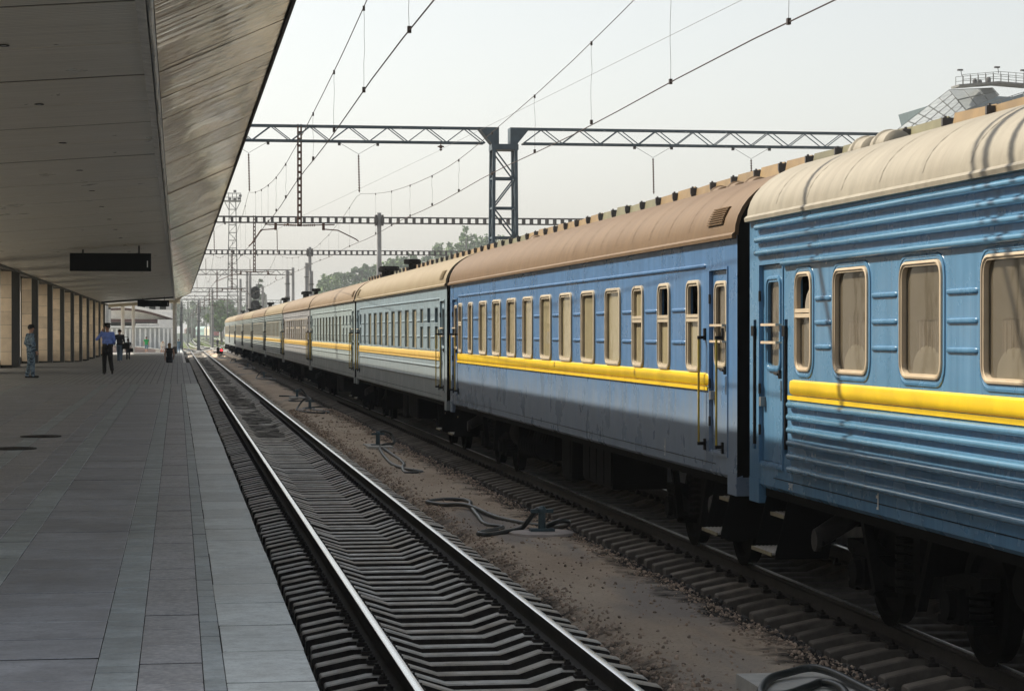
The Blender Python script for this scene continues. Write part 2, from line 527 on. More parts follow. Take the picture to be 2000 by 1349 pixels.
# ---- platform
PZ = 1.042
def paving_material(name, c, rough=0.6, speck=0.0, tint=0.12, sp_scale=45):
    m, nt, b = new_mat(name)
    p = position(nt); pl = position(nt, (1.0, 1.15, 1))
    n1 = noise(nt, p, 1.3, 6, 0.65); n2 = noise(nt, p, sp_scale, 4, 0.7); n3 = noise(nt, pl, 9, 6, 0.7)
    col = mixc(nt, mapr(nt, n1, 0.3, 0.7, 0, 1), mul(c, 0.74), mul(c, 1.2))
    col = mixc(nt, mapr(nt, n3, 0.4, 0.68, 0, 0.65), col, mul(c, 0.5))
    if speck > 0:
        col = mixc(nt, mapr(nt, n2, 0.5, 0.68, 0, speck), col, (0.62, 0.58, 0.55))
    col = mixc(nt, mapr(nt, n2, 0.5, 0.28, 0, 0.55), col, mul(c, 0.4))
    stain = noise(nt, p, 0.55, 6, 0.7)
    col = mixc(nt, mapr(nt, stain, 0.55, 0.7, 0, 0.45), col, mul(c, 0.42))
    r = mapr(nt, island_random(nt), 0, 1, 1 - tint, 1 + tint)
    v = nt.nodes.new('ShaderNodeCombineColor')
    for i in range(3): nt.links.new(r, v.inputs[i])
    col = mixc(nt, 1.0, col, v.outputs[0], 'MULTIPLY')
    nt.links.new(col, b.inputs['Base Color'])
    nt.links.new(mapr(nt, n1, 0.3, 0.7, rough - 0.1, rough + 0.12), b.inputs['Roughness'])
    nt.links.new(bumpn(nt, n2, 0.18, 0.01), b.inputs['Normal'])
    return m
M['pave_edge'] = paving_material('pave_edge', (0.57, 0.61, 0.60), 0.5, 0.25)
M['pave_brick'] = paving_material('pave_brick', (0.385, 0.425, 0.43), 0.52, 0.1, 0.1)
M['pave_speck'] = paving_material('pave_speck', (0.36, 0.36, 0.37), 0.55, 0.5, 0.08, 26)
M['pave_slab'] = paving_material('pave_slab', (0.355, 0.365, 0.39), 0.5, 0.12, 0.1)
M['pave_joint'] = mat('pave_joint', (0.03, 0.03, 0.03), 0.9, var=0.3, vscale=4)
M['platform_side'] = mat('platform_side', (0.1, 0.1, 0.097), 0.85, var=0.4, vscale=1.5, bump=0.3)
def paver_far():
    m, nt, b = new_mat('pavers_far')
    g = nt.nodes.new('ShaderNodeNewGeometry')
    br = N(nt, 'ShaderNodeTexBrick', Scale=1.0); br.offset = 0.5
    mp = nt.nodes.new('ShaderNodeMapping'); mp.inputs['Rotation'].default_value = (0, 0, R(90))
    nt.links.new(g.outputs['Position'], mp.inputs['Vector']); nt.links.new(mp.outputs[0], br.inputs['Vector'])
    br.inputs['Color1'].default_value = (0.29, 0.295, 0.295, 1); br.inputs['Color2'].default_value = (0.36, 0.36, 0.36, 1); br.inputs['Mortar'].default_value = (0.12, 0.12, 0.12, 1)
    br.inputs['Brick Width'].default_value = 0.4; br.inputs['Row Height'].default_value = 0.2; br.inputs['Mortar Size'].default_value = 0.014
    n1 = noise(nt, position(nt), 0.6, 5, 0.6)
    v = ramp(nt, n1, [(0.3, 0.8), (0.7, 1.2)])
    nt.links.new(mixc(nt, 1.0, br.outputs['Color'], v, 'MULTIPLY'), b.inputs['Base Color'])
    b.inputs['Roughness'].default_value = 0.62
    return m
M['pave_far'] = paver_far()
platform = structure('platform')
mb = MB()
mb.box(-9.0, -12, -0.7, 0.59, 66.5, PZ - 0.02)
mb.build('core', M['pave_joint'], platform)
mb = MB()
mb.box(-9.0, 66.503, -0.7, 0.605, 110.0, PZ + 0.001)
# ramp going down past the crest on the building's side, low platform beside it
mb.ext([(110.003, -0.7), (110.003, PZ), (168, 0.30), (245, 0.24), (245, -0.7)], 'x', -9.0, -0.55)
mb.box(-0.547, 110.003, -0.7, 0.62, 245, 0.24)
mb.build('far_pavement', M['pave_far'], platform)
mb = MB(); mb.box(0.59, -12, -0.75, 0.602, 66.5, PZ - 0.03)
mb.build('side_wall', M['platform_side'], platform)
mb = MB(); mb.box(0.44, 110.006, 0.2, 0.64, 244.9, 0.262)
mb.build('edge_kerb', M['white_paint'], platform)
# tiles
tile_cache = {}
def tile_mesh(name, w, l, material):
    key = (round(w, 3), round(l, 3), material.name)
    if key not in tile_cache:
        mb = MB(); bv = 0.003; a = w / 2 - 0.002; c = l / 2 - (0.012 if l > 0.5 else 0.006)
        mb.v += [(-a, -c, -0.03), (a, -c, -0.03), (a, c, -0.03), (-a, c, -0.03), (-a, -c, -bv), (a, -c, -bv), (a, c, -bv), (-a, c, -bv),
                 (-a + bv, -c + bv, 0), (a - bv, -c + bv, 0), (a - bv, c - bv, 0), (-a + bv, c - bv, 0)]
        for k in range(4):
            j = (k + 1) % 4
            mb.m = 1; mb.face((k, j, 4 + j, 4 + k)); mb.m = 0; mb.face((4 + k, 4 + j, 8 + j, 8 + k))
        mb.face((8, 9, 10, 11))
        tile_cache[key] = mb.mesh(name, [material, M['pave_joint']])
    return tile_cache[key]
TILES = []      # (name, x0, x1, y, length, material)
def run_tiles(name, x0, x1, l, material, y0=9.0, y1=66.5, ph=0.0):
    y = y0 - ph
    y -= l * int((y - 1.0) / l)
    while y < y1 - 0.01:
        ll = min(l, y1 - y)
        TILES.append((name, x0, x1, y + ll / 2, ll, material)); y += l
run_tiles('edge_slab', 0.216, 0.617, 0.97, M['pave_edge'], ph=0.0)
run_tiles('paving_brick', 0.116, 0.216, 0.29, M['pave_brick'], ph=0.1)
run_tiles('paving_slab', -0.178, 0.116, 0.6, M['pave_speck'], ph=0.2)
run_tiles('paving_brick', -0.375, -0.178, 0.2, M['pave_brick'], ph=0.05)
run_tiles('paving_slab', -1.08, -0.375, 0.68, M['pave_slab'], ph=0.22)
run_tiles('paving_brick', -1.32, -1.08, 0.2, M['pave_brick'], ph=0.12)
run_tiles('paving_slab', -1.59, -1.32, 0.6, M['pave_slab'], ph=0.4)
run_tiles('paving_slab', -2.0, -1.59, 0.6, M['pave_speck'], ph=0.1)
run_tiles('paving_brick', -2.2, -2.0, 0.2, M['pave_brick'], ph=0.0)
xx = -2.2
k = 0
while xx > -8.9:
    w = 0.7
    run_tiles('paving_slab', max(xx - w, -8.98), xx, 0.68, M['pave_slab'] if k % 3 else M['pave_speck'], y0=22, ph=0.17 * k); xx -= w; k += 1
    if k % 3 == 0:
        run_tiles('paving_brick', max(xx - 0.2, -8.98), xx, 0.4, M['pave_brick'], y0=22); xx -= 0.2
singles = {}
rest = []
TILES.sort(key=lambda t: t[3])
for name, x0, x1, y, l, material in TILES:
    vis = x1 / max(y + l, 0.1) > -0.085
    key = name
    if vis and singles.get(key, 0) < 300 and y > 9.2:
        singles[key] = singles.get(key, 0) + 1
        obj(name, tile_mesh(name, x1 - x0, l, material), platform, ((x0 + x1) / 2 + (random.uniform(-0.003, 0.004) if name == 'edge_slab' else 0), y, PZ + random.uniform(-0.0018, 0.0018)), (random.uniform(-0.0012, 0.0012), random.uniform(-0.0012, 0.0012), 0))
    else:
        rest.append((x0, x1, y, l, material))
byname = {}
for x0, x1, y, l, material in rest: byname.setdefault(material.name, (material, []))[1].append((x0, x1, y, l))
for material, lst in byname.values():
    mb = MB()
    for x0, x1, y, l in lst:
        g = 0.005
        mb.box(x0 + g, y - l / 2 + g, PZ - 0.03, x1 - g, y + l / 2 - g, PZ + random.uniform(-0.0015, 0.0015))
    tag(mb.build('slabs_beyond', material, platform), kind='stuff')
# manhole covers
for i, (x, y, lab) in enumerate(((-2.0, 33.5, 'round dark manhole cover in the platform paving, the farther of two'), (-2.15, 30.1, 'round dark manhole cover in the platform paving, the nearer of two'))):
    t = thing('manhole_cover', lab, 'manhole cover', (x, y, PZ + 0.002), group='manhole covers in the platform')
    mb = MB(); mb.lathe([(0.30, 0.0), (0.30, 0.014), (0.27, 0.016), (0.265, 0.004)], 28); mb.build('rim', M['dark_steel'], t)
    mb = MB(); mb.lathe([(0.262, 0.0), (0.262, 0.006), (0.25, 0.008)], 28)
    for k in range(-3, 4): mb.box(-0.2, k * 0.06 - 0.015, 0.008, 0.2, k * 0.06 + 0.015, 0.012)
    mb.build('lid', M['dark_steel'], t)

# ---- canopy over the platform
CY0, CY1 = 12.0, 224.0
XW, ZW = -6.9, 5.23           # where the ceiling meets the wall
XG, ZG = -0.285, 5.72         # gutter line
XO, ZO = 1.325, 6.43          # outer edge
def slat_material(name, c, metal, r0, r1, slat, jitter, wavy=False):
    m, nt, b = new_mat(name)
    p = position(nt)
    sep = nt.nodes.new('ShaderNodeSeparateXYZ'); nt.links.new(p, sep.inputs[0])
    tri = mathn(nt, 'PINGPONG', sep.outputs['Y'], slat / 2)
    groove = mapr(nt, tri, 0.0, slat * 0.12, 0.0, 1.0)
    streak = noise(nt, position(nt, (0.35, 9.0, 0.35)), 1.6, 5, 0.7)
    patch = noise(nt, position(nt, (0.9, 0.55, 0.9)), 1.0, 5, 0.6)
    k0, k1, k2 = (0.95, 1.05, 0.85) if wavy else (0.8, 1.18, 0.5)
    col = mixc(nt, mapr(nt, streak, 0.3, 0.7, 0, 1), mul(c, k0), mul(c, k1))
    col = mixc(nt, groove, mul(c, k2), col)
    nt.links.new(col, b.inputs['Base Color'])
    b.inputs['Metallic'].default_value = metal
    nt.links.new(mapr(nt, patch, 0.3, 0.7, r0, r1), b.inputs['Roughness'])
    n1 = bumpn(nt, groove, 0.12 if wavy else 0.35, 0.003 if wavy else 0.01)
    h2 = mathn(nt, 'ADD', streak, mathn(nt, 'MULTIPLY', patch, 0.8))
    if wavy:
        long_ = noise(nt, position(nt, (0.45, 3.4, 0.45)), 1.1, 3, 0.6)
        msk = mapr(nt, noise(nt, position(nt, (0.8, 0.22, 0.8)), 1.3, 3, 0.5), 0.4, 0.62, 0.12, 1.0)
        h2 = mathn(nt, 'ADD', mathn(nt, 'MULTIPLY', h2, 0.12), mathn(nt, 'MULTIPLY', mathn(nt, 'MULTIPLY', long_, msk), 2.6))
    n2 = bumpn(nt, h2, jitter, 0.013 if wavy else 0.05, n1)
    nt.links.new(n2, b.inputs['Normal'])
    return m
M['ceiling'] = slat_material('ceiling_slats', (0.72, 0.69, 0.61), 0.25, 0.26, 0.42, 0.1, 0.16)
M['wing'] = slat_material('wing_slats', (0.54, 0.485, 0.41), 1.0, 0.05, 0.1, 0.07, 1.0, True)
M['canopy_edge'] = mat('canopy_edge', (0.05, 0.04, 0.037), 0.6, var=0.3)
M['gutter'] = mat('gutter_metal', (0.52, 0.52, 0.51), 0.45, 0.2, var=0.3, vscale=3, bump=0.4, bscale=4, dist=0.05)
M['gutter_white'] = mat('gutter_white', (0.6, 0.6, 0.58), 0.5, var=0.2, vscale=4)
canopy = thing('station_canopy', 'long slatted metal canopy above the platform with upswept outer wing', 'canopy')
PAN = 3.05
def panel_mesh(name, xa, za, xb, zb, l, material, th=0.007):
    mb = MB(); g = 0.045 if name == 'ceiling_panel' else 0.02
    mb.ext([(xa, za), (xb, zb), (xb, zb + th), (xa, za + th)], 'y', g, l - g)
    return mb.mesh(name, material)
pc = panel_mesh('ceiling_panel', XW, ZW, XG - 0.06, ZG - 0.004, PAN, M['ceiling'])
pw = panel_mesh('wing_panel', XG + 0.07, ZG + 0.02, XO, ZO, PAN, M['wing'])
y = CY0
while y < CY1 - 0.1:
    dz = random.uniform(-0.004, 0.004)
    obj('ceiling_panel', pc, canopy, (0, y, dz))
    obj('wing_panel', pw, canopy, (0, y, random.uniform(-0.006, 0.006)), (random.uniform(-0.002, 0.002), 0, 0))
    y += PAN
CYE = y
mb = MB()      # roof above the panels
mb.ext([(XW - 1.3, ZW + 0.03), (XW - 0.3, ZW + 0.035), (XG, ZG + 0.07), (XO + 0.02, ZO + 0.05), (XO + 0.02, ZO + 0.14), (XG, ZG + 0.75), (XW - 1.3, ZW + 0.8)], 'y', CY0, CYE)
mb.build('roof', M['canopy_edge'], canopy)
mb = MB(); mb.ext([(XO - 0.005, ZO - 0.03), (XO + 0.03, ZO - 0.03), (XO + 0.03, ZO + 0.16), (XO + 0.022, ZO + 0.16), (XO + 0.022, ZO - 0.02), (XO - 0.005, ZO - 0.02)], 'y', CY0, CYE)
mb.build('edge_trim', M['canopy_edge'], canopy)
mb = MB(); mb.ext([(XG - 0.1, ZG - 0.05), (XG - 0.005, ZG - 0.065), (XG - 0.005, ZG + 0.03), (XG - 0.1, ZG + 0.02)], 'y', CY0, CYE)
mb.build('gutter', M['gutter'], canopy)
mb = MB()
pts = [(XG + 0.035 + random.uniform(-0.012, 0.012), y, ZG - 0.045 + random.uniform(-0.02, 0.02)) for y in np.arange(CY0, CYE, 0.9)]
mb.tube(pts, [0.016 + 0.01 * random.random() for _ in pts], 6)
mb.ext([(XG + 0.005, ZG - 0.03), (XG + 0.06, ZG - 0.03), (XG + 0.06, ZG + 0.03), (XG + 0.005, ZG + 0.03)], 'y', CY0, CYE)
mb.build('cable_strip', M['gutter_white'], canopy)
mb = MB(); mb.ext([(XW - 0.2, ZW - 0.1), (XW + 0.06, ZW - 0.1), (XW + 0.06, ZW + 0.02), (XW - 0.2, ZW + 0.0)], 'y', CY0, CYE)
mb.build('wall_trim', M['dark_steel'], canopy)
# end fascia in pale sheet
M['cream'] = mat('cream_sheet', (0.62, 0.55, 0.42), 0.6, var=0.1)
mb = MB(); mb.ext([(XW + 0.07, ZW - 0.3), (XG - 0.12, ZG - 0.28), (XG - 0.12, ZG + 0.6), (XW + 0.07, ZW + 0.6)], 'y', CYE + 0.004, CYE + 0.1)
mb.build('end_fascia', M['cream'], canopy)
mb = MB(); mb.ext([(XG - 0.1, ZG - 0.4), (XG + 0.06, ZG - 0.4), (XG + 0.9, ZG + 0.36), (XO, ZO - 0.05), (XO, ZO), (XG - 0.1, ZG + 0.02)], 'y', CYE + 0.004, CYE + 0.09)
mb.build('end_plate', M['cream'], canopy)
# recessed ceiling lamps (unlit)
def ceil_z(x): return ZW + (x - XW) * (ZG - ZW) / (XG - XW)
DL = 'first second third fourth fifth sixth seventh eighth ninth tenth eleventh twelfth thirteenth fourteenth fifteenth sixteenth'.split()
for i in range(16):
    yy = 23.8 + 6.1 * i
    t = thing('downlight', 'small round unlit downlight in the canopy ceiling, %s from the camera' % DL[i], 'lamp', (-1.8, yy, ceil_z(-1.8) - 0.002), group='downlights along the canopy ceiling')
    mb = MB(); mb.lathe([(0.05, -0.0), (0.062, -0.003), (0.066, -0.009), (0.06, -0.012), (0.046, -0.01), (0.042, -0.003), (0.0, -0.002)], 20); mb.build('rim', M['dark_steel'], t, smooth=40)
    mb = MB(); mb.lathe([(0.0, -0.010), (0.028, -0.009), (0.04, -0.004)], 16); mb.build('lens', M['bright_steel'], t, smooth=60)

# ---- stone piers behind the platform, and an added translucent wall that lights them
M['stone_beige'] = mat('stone_beige', (0.80, 0.66, 0.50), 0.6, var=0.12, vscale=2.5, bump=0.08, bscale=60, tint=0.12)
M['stone_dark_pol'] = mat('stone_dark_polished', (0.05, 0.05, 0.047), 0.7, var=0.3, vscale=3, spec=0.08)
M['glass_dark'] = mat('dark_glass', (0.02, 0.024, 0.024), 0.08, var=0)
M['wall_pale'] = mat('wall_pale', (0.66, 0.60, 0.51), 0.7, var=0.08)
wall = thing('daylight_wall', 'added frosted glass wall behind the stone piers, letting in daylight', 'wall', (-7.5, 0, 0))
def frosted():
    m, nt, b = new_mat('frosted_fill')
    nt.nodes.remove(b); out = nt.nodes['Material Output']
    tr = N(nt, 'ShaderNodeBsdfTranslucent'); tr.inputs[0].default_value = (0.45, 0.435, 0.40, 1)
    df = N(nt, 'ShaderNodeBsdfPrincipled', Roughness=0.3); df.inputs['Base Color'].default_value = (0.55, 0.54, 0.5, 1)
    mx = nt.nodes.new('ShaderNodeMixShader'); mx.inputs[0].default_value = 0.4
    nt.links.new(tr.outputs[0], mx.inputs[1]); nt.links.new(df.outputs[0], mx.inputs[2]); nt.links.new(mx.outputs[0], out.inputs['Surface'])
    return m
M['frosted'] = frosted()  # translucent panes added to brighten platform, piers and ceiling
mb = MB(); mb.box(-0.25, 12, -0.6, 0.02, 226, PZ + 0.3); mb.build('base', M['wall_pale'], wall)
gp = MB(); gp.poly([(-0.08, 0.04, PZ + 0.3), (-0.08, 2.96, PZ + 0.3), (-0.08, 2.96, ZW + 0.02), (-0.08, 0.04, ZW + 0.02)]); gpm = gp.mesh('glass_pane', M['frosted'])
ml = MB(); ml.box(-0.14, -0.04, PZ + 0.3, 0.0, 0.04, ZW + 0.02); mlm = ml.mesh('mullion', M['dark_steel'])
for k in range(71):
    obj('glass_pane', gpm, wall, (0, 12 + 3 * k, 0)); obj('mullion', mlm, wall, (0, 12 + 3 * k, 0))
def plat_z(y): return PZ if y < 110 else (PZ + (0.30 - PZ) * (y - 110) / 58 if y < 168 else 0.3)
PIER_ORD = ('zeroth', 'first', 'second', 'third', 'fourth', 'fifth', 'sixth', 'seventh', 'eighth', 'ninth', 'tenth', 'eleventh', 'twelfth')
for i in range(12):
    yy = 82.5 + 13.0 * i
    if yy > 222: break
    z0 = plat_z(yy + 3) - 0.02
    t = thing('stone_pier', 'beige stone pier with dark flank by the station wall, %s from the left' % PIER_ORD[i], 'pier', (XW, yy, z0), group='stone piers along the station wall')
    H = ZW - 0.1 - z0
    mb = MB(); mb.box(-0.47, 0.0, 0, 0.0, 4.6, H); mb.build('flank', M['stone_dark_pol'], t)
    mb = MB(); mb.box(-0.02, 4.603, 0, 0.035, 4.68, H); mb.build('corner_strip', M['bright_steel'], t)
    mb = MB(); mb.box(-0.47, -0.02, 0, 0.005, -0.003, 0.14); mb.build('plinth', M['stone_dark_pol'], t)
    hh = (H - 0.15) / 7
    cb = MB(); cb.box(-0.465, -0.025, 0.003, -0.004, -0.003, hh - 0.006); cm = cb.mesh('cladding_slab', M['stone_beige'])
    for k in range(7): obj('cladding_slab', cm, t, (0, random.uniform(-0.002, 0.002), 0.145 + k * hh))

# ---- hanging train boards
M['board'] = mat('board_black', (0.004, 0.0045, 0.005), 0.6, var=0, spec=0.1)
M['led_dim'] = mat('led_dim', (0.05, 0.07, 0.03), 0.5, var=0)
M['digit_white'] = mat('digit_white', (0.8, 0.8, 0.8), 0.5, var=0)
def text_mesh(s, size, material, ext=0.002):
    cu = bpy.data.curves.new('lettering', 'FONT'); cu.body = s; cu.size = size; cu.extrude = ext
    o = bpy.data.objects.new('lettering', cu); COL.objects.link(o)
    dg = bpy.context.evaluated_depsgraph_get()
    me = bpy.data.meshes.new_from_object(o.evaluated_get(dg))
    bpy.data.objects.remove(o); me.materials.clear(); me.materials.append(material)
    return me
def board(label, x0, x1, z0, z1, y, extra):
    t = thing('train_board', label, 'display board', (x0, y, z0), group='black train boards under the canopy')
    w = x1 - x0; h = z1 - z0
    mb = MB(); mb.box(0, 0, 0, w, 0.25, h); mb.build('case', M['board'], t)
    mb = MB()
    mb.box(0, -0.02, 0, w, -0.002, 0.035); mb.box(0, -0.02, h - 0.03, w, -0.002, h); mb.box(0, -0.02, 0.036, 0.03, -0.002, h - 0.031); mb.box(w - 0.03, -0.02, 0.036, w, -0.002, h - 0.031)
    mb.build('bezel', M['black'], t)
    for xx in (0.16 * w, 0.85 * w):
        mb = MB(); mb.box(xx - 0.03, 0.09, h, xx + 0.03, 0.15, ceil_z(x0 + xx) - z0); mb.build('hanger', M['dark_steel'], t)
    o = obj('platform_number', text_mesh('1', 0.34, M['digit_white']), t, (w * 0.925, -0.008, h * 0.22), (R(90), 0, 0))
    if extra:
        obj('display_text', text_mesh('09 20', 0.2, M['led_dim']), t, (w * 0.60, -0.008, h * 0.5), (R(90), 0, 0))
    return t
board('large black train board with a white 1, hanging from the canopy nearer the camera', -3.765, -0.92, 4.73, 5.365, 80.0, False)
board('black train board with a white 1, hanging at the far end of the canopy', -3.5, -0.72, 4.77, 5.33, 200.0, True)
mb = MB(); mb.bar((XW + 0.2, 201.5, ceil_z(XW + .2) - 0.1), (XG - 0.05, 201.5, ZG - 0.1), 0.16, 0.14)
tag(mb.build('cross_beam', M['dark_steel']), 'dark steel beam across the canopy ceiling above the far train board', 'beam')
# ================================================================== THE TRAIN
CX = TRACKS[1]; HW = 1.537
def paint(name, c, rough=0.34, dust=0.5, streak=0.18, wob=0.22, coat=0.0):
    m, nt, b = new_mat(name)
    b.inputs['Coat Weight'].default_value = coat; b.inputs['Coat Roughness'].default_value = 0.06
    p = position(nt)
    sep = nt.nodes.new('ShaderNodeSeparateXYZ'); nt.links.new(p, sep.inputs[0])
    s = noise(nt, position(nt, (1, 5.0, 0.35)), 2.0, 6, 0.65)
    n1 = noise(nt, p, 1.4, 5, 0.6)
    n2 = noise(nt, p, 18, 4, 0.6)
    col = mixc(nt, mapr(nt, s, 0.32, 0.7, 0, 1), mul(c, 1 - streak), tuple(min(1, x * (1 + streak) + 0.02) for x in c))
    d = mathn(nt, 'ADD', sep.outputs['Z'], mapr(nt, s, 0.3, 0.7, -0.25, 0.25))
    dm = mapr(nt, d, 2.2, 1.55, 0.0, dust)
    col = mixc(nt, dm, col, (0.26, 0.28, 0.29))
    col = mixc(nt, mapr(nt, n2, 0.7, 0.82, 0, 0.12), col, mul(c, 0.4))
    run = noise(nt, position(nt, (1, 11.0, 0.5)), 1.6, 4, 0.6)          # rain and rust runs
    col = mixc(nt, mapr(nt, run, 0.58, 0.72, 0, 0.35), col, (c[0] * 0.5 + 0.07, c[1] * 0.5 + 0.055, c[2] * 0.5 + 0.045))
    nt.links.new(col, b.inputs['Base Color'])
    nt.links.new(mapr(nt, n1, 0.3, 0.7, rough - 0.08, rough + 0.14), b.inputs['Roughness'])
    nt.links.new(bumpn(nt, noise(nt, position(nt, (1, 0.7, 1.6)), 1.7, 3, 0.5), wob, 0.03), b.inputs['Normal'])
    return m
def roof_paint(name, c):
    m, nt, b = new_mat(name)
    p = position(nt)
    s = noise(nt, position(nt, (1.2, 4.0, 1.2)), 1.5, 6, 0.65); n1 = noise(nt, p, 0.7, 4, 0.6); n2 = noise(nt, p, 9, 5, 0.7)
    col = mixc(nt, mapr(nt, s, 0.3, 0.7, 0, 1), mul(c, 0.84), mul(c, 1.12))
    col = mixc(nt, mapr(nt, n1, 0.5, 0.75, 0, 0.4), col, (c[0] * 0.7, c[1] * 0.62, c[2] * 0.55))
    col = mixc(nt, mapr(nt, n2, 0.6, 0.8, 0, 0.3), col, mul(c, 0.5))
    nt.links.new(col, b.inputs['Base Color'])
    b.inputs['Roughness'].default_value = 0.6; b.inputs['Specular IOR Level'].default_value = 0.3
    nt.links.new(bumpn(nt, noise(nt, position(nt, (0.6, 1, 0.6)), 1.6, 3, 0.5), 0.3, 0.04), b.inputs['Normal'])
    return m
def glass_mat():
    m, nt, b = new_mat('window_glass')
    nt.nodes.remove(b)
    out = nt.nodes['Material Output']
    tr = N(nt, 'ShaderNodeBsdfTransparent'); tr.inputs[0].default_value = (0.84, 0.83, 0.78, 1)
    gl = N(nt, 'ShaderNodeBsdfGlossy', Roughness=0.03); gl.inputs[0].default_value = (0.9, 0.9, 0.9, 1)
    lw = N(nt, 'ShaderNodeLayerWeight', Blend=0.5)
    fr = mathn(nt, 'ADD', mathn(nt, 'MULTIPLY', mathn(nt, 'POWER', lw.outputs['Facing'], 5.0), 0.8), 0.04)
    nt.links.new(bumpn(nt, noise(nt, position(nt), 2.2, 2, 0.5), 0.05, 0.02), gl.inputs['Normal'])
    mx = nt.nodes.new('ShaderNodeMixShader')
    nt.links.new(fr, mx.inputs[0]); nt.links.new(tr.outputs[0], mx.inputs[1]); nt.links.new(gl.outputs[0], mx.inputs[2])
    nt.links.new(mx.outputs[0], out.inputs['Surface'])
    return m
M['glass'] = glass_mat()
M['frame_beige'] = mat('frame_beige', (0.42, 0.36, 0.27), 0.5, var=0.15, vscale=5)
M['frame_cream'] = mat('frame_cream', (0.50, 0.41, 0.30), 0.42, var=0.1, vscale=5)
M['blind_beige'] = mat('blind_beige', (0.42, 0.37, 0.25), 0.8, var=0.08, vscale=1.2, tint=0.1)
M['blind_brown'] = mat('blind_brown', (0.10, 0.08, 0.056), 0.8, var=0.1, vscale=1.5, tint=0.06)
M['curtain'] = mat('curtain_tan', (0.125, 0.1, 0.075), 0.85, var=0.3, vscale=6, stretch=(1, 5, 0.2))
M['pillow'] = mat('pillow_cloth', (0.19, 0.165, 0.13), 0.85, var=0.1)
M['inside'] = mat('inside_dark', (0.02, 0.02, 0.02), 0.9, var=0)
M['stripe'] = mat('stripe_yellow', (0.70, 0.47, 0.015), 0.36, var=0.16, vscale=2, bump=0.1, bscale=3)
M['stripe_pale'] = mat('stripe_pale', (0.66, 0.45, 0.13), 0.4, var=0.12, vscale=2)
M['mark_white'] = mat('mark_white', (0.6, 0.6, 0.58), 0.6, var=0.1)
M['tread'] = mat('tread_steel', (0.34, 0.33, 0.31), 0.45, 0.3, var=0.3, vscale=10)
M['tread_edge'] = mat('tread_edge', (0.22, 0.19, 0.12), 0.5, var=0.3, vscale=10)
M['flat_black'] = mat('matt_black', (0.006, 0.006, 0.006), 0.8, var=0.3, spec=0.05)  # near black, lowered for the shade under and between the carriages

def rrect(y0, y1, z0, z1, r, n=4):
    pts = []
    r = min(r, (y1 - y0) / 2 - 1e-3, (z1 - z0) / 2 - 1e-3)
    for cy_, cz, a0 in ((y1 - r, z1 - r, 0), (y0 + r, z1 - r, 90), (y0 + r, z0 + r, 180), (y1 - r, z0 + r, 270)):
        for k in range(n + 1):
            a = R(a0 + 90 * k / n)
            pts.append((cy_ + r * math.cos(a), cz + r * math.sin(a)))
    return pts
mesh_cache = {}
def frame_mesh(w, h, fw, r, proud, deep, material, mid=None, nm='window_frame'):
    key = ('frame', round(w, 2), round(h, 2), fw, r, proud, deep, material.name, mid)
    if key in mesh_cache: return mesh_cache[key]
    mb = MB()
    def loop(ins, x):
        n0 = len(mb.v); q = rrect(-w / 2 + ins, w / 2 - ins, ins, h - ins, max(r - ins, 0.015))
        mb.v += [(x, a, b) for a, b in q]; return n0, len(q)
    L = [loop(0, 0.004), loop(0.004, -proud * 0.8), loop(0.014, -proud), loop(fw * 0.55, -proud), loop(fw * 0.62, -proud * 0.55), loop(fw, -proud * 0.5), loop(fw, deep)]
    for (a, k), (b, _) in zip(L[:-1], L[1:]):
        for i in range(k):
            j = (i + 1) % k
            mb.face((a + i, b + i, b + j, a + j))
    if mid is not None:
        for o in (0, -0.045):
            mb.box(-proud * 0.9 + (0 if o == 0 else -0.0), -w / 2 + fw * 0.6, mid + o - 0.018, deep * 0.6, w / 2 - fw * 0.6, mid + o + 0.018)
    me = mb.mesh(nm, material, 40)
    mesh_cache[key] = me
    return me
def plate_mesh(w, z0, z1, r, material, nm):
    key = ('plate', round(w, 2), round(z0, 2), round(z1, 2), r, material.name)
    if key not in mesh_cache:
        mb = MB(); mb.poly([(0, a, b) for a, b in rrect(-w / 2, w / 2, z0, z1, r)])
        mesh_cache[key] = mb.mesh(nm, material)
    return mesh_cache[key]
def rib_mesh(l, h, t, material, nm='rib'):
    key = ('rib', round(l, 2), h, t, material.name)
    if key not in mesh_cache:
        l = round(l, 2)
        mb = MB(); K = 9
        sec = [(-t * math.sin(math.pi * k / (K - 1)) ** 0.6, -h / 2 + h * (1 - math.cos(math.pi * k / (K - 1))) / 2) for k in range(K)]
        e = min(h * 0.9, l * 0.2)
        st = [(-l / 2, 0.05), (-l / 2 + e * 0.4, 0.75), (-l / 2 + e, 1.0), (l / 2 - e, 1.0), (l / 2 - e * 0.4, 0.75), (l / 2, 0.05)]
        for y, s in st: mb.v += [(x * s, y, z * (0.5 + 0.5 * s)) for x, z in sec]
        for i in range(len(st) - 1):
            for k in range(K - 1):
                a = i * K + k
                mb.face((a, a + 1, a + K + 1, a + K))
        mesh_cache[key] = mb.mesh(nm, material, 50)
    return mesh_cache[key]

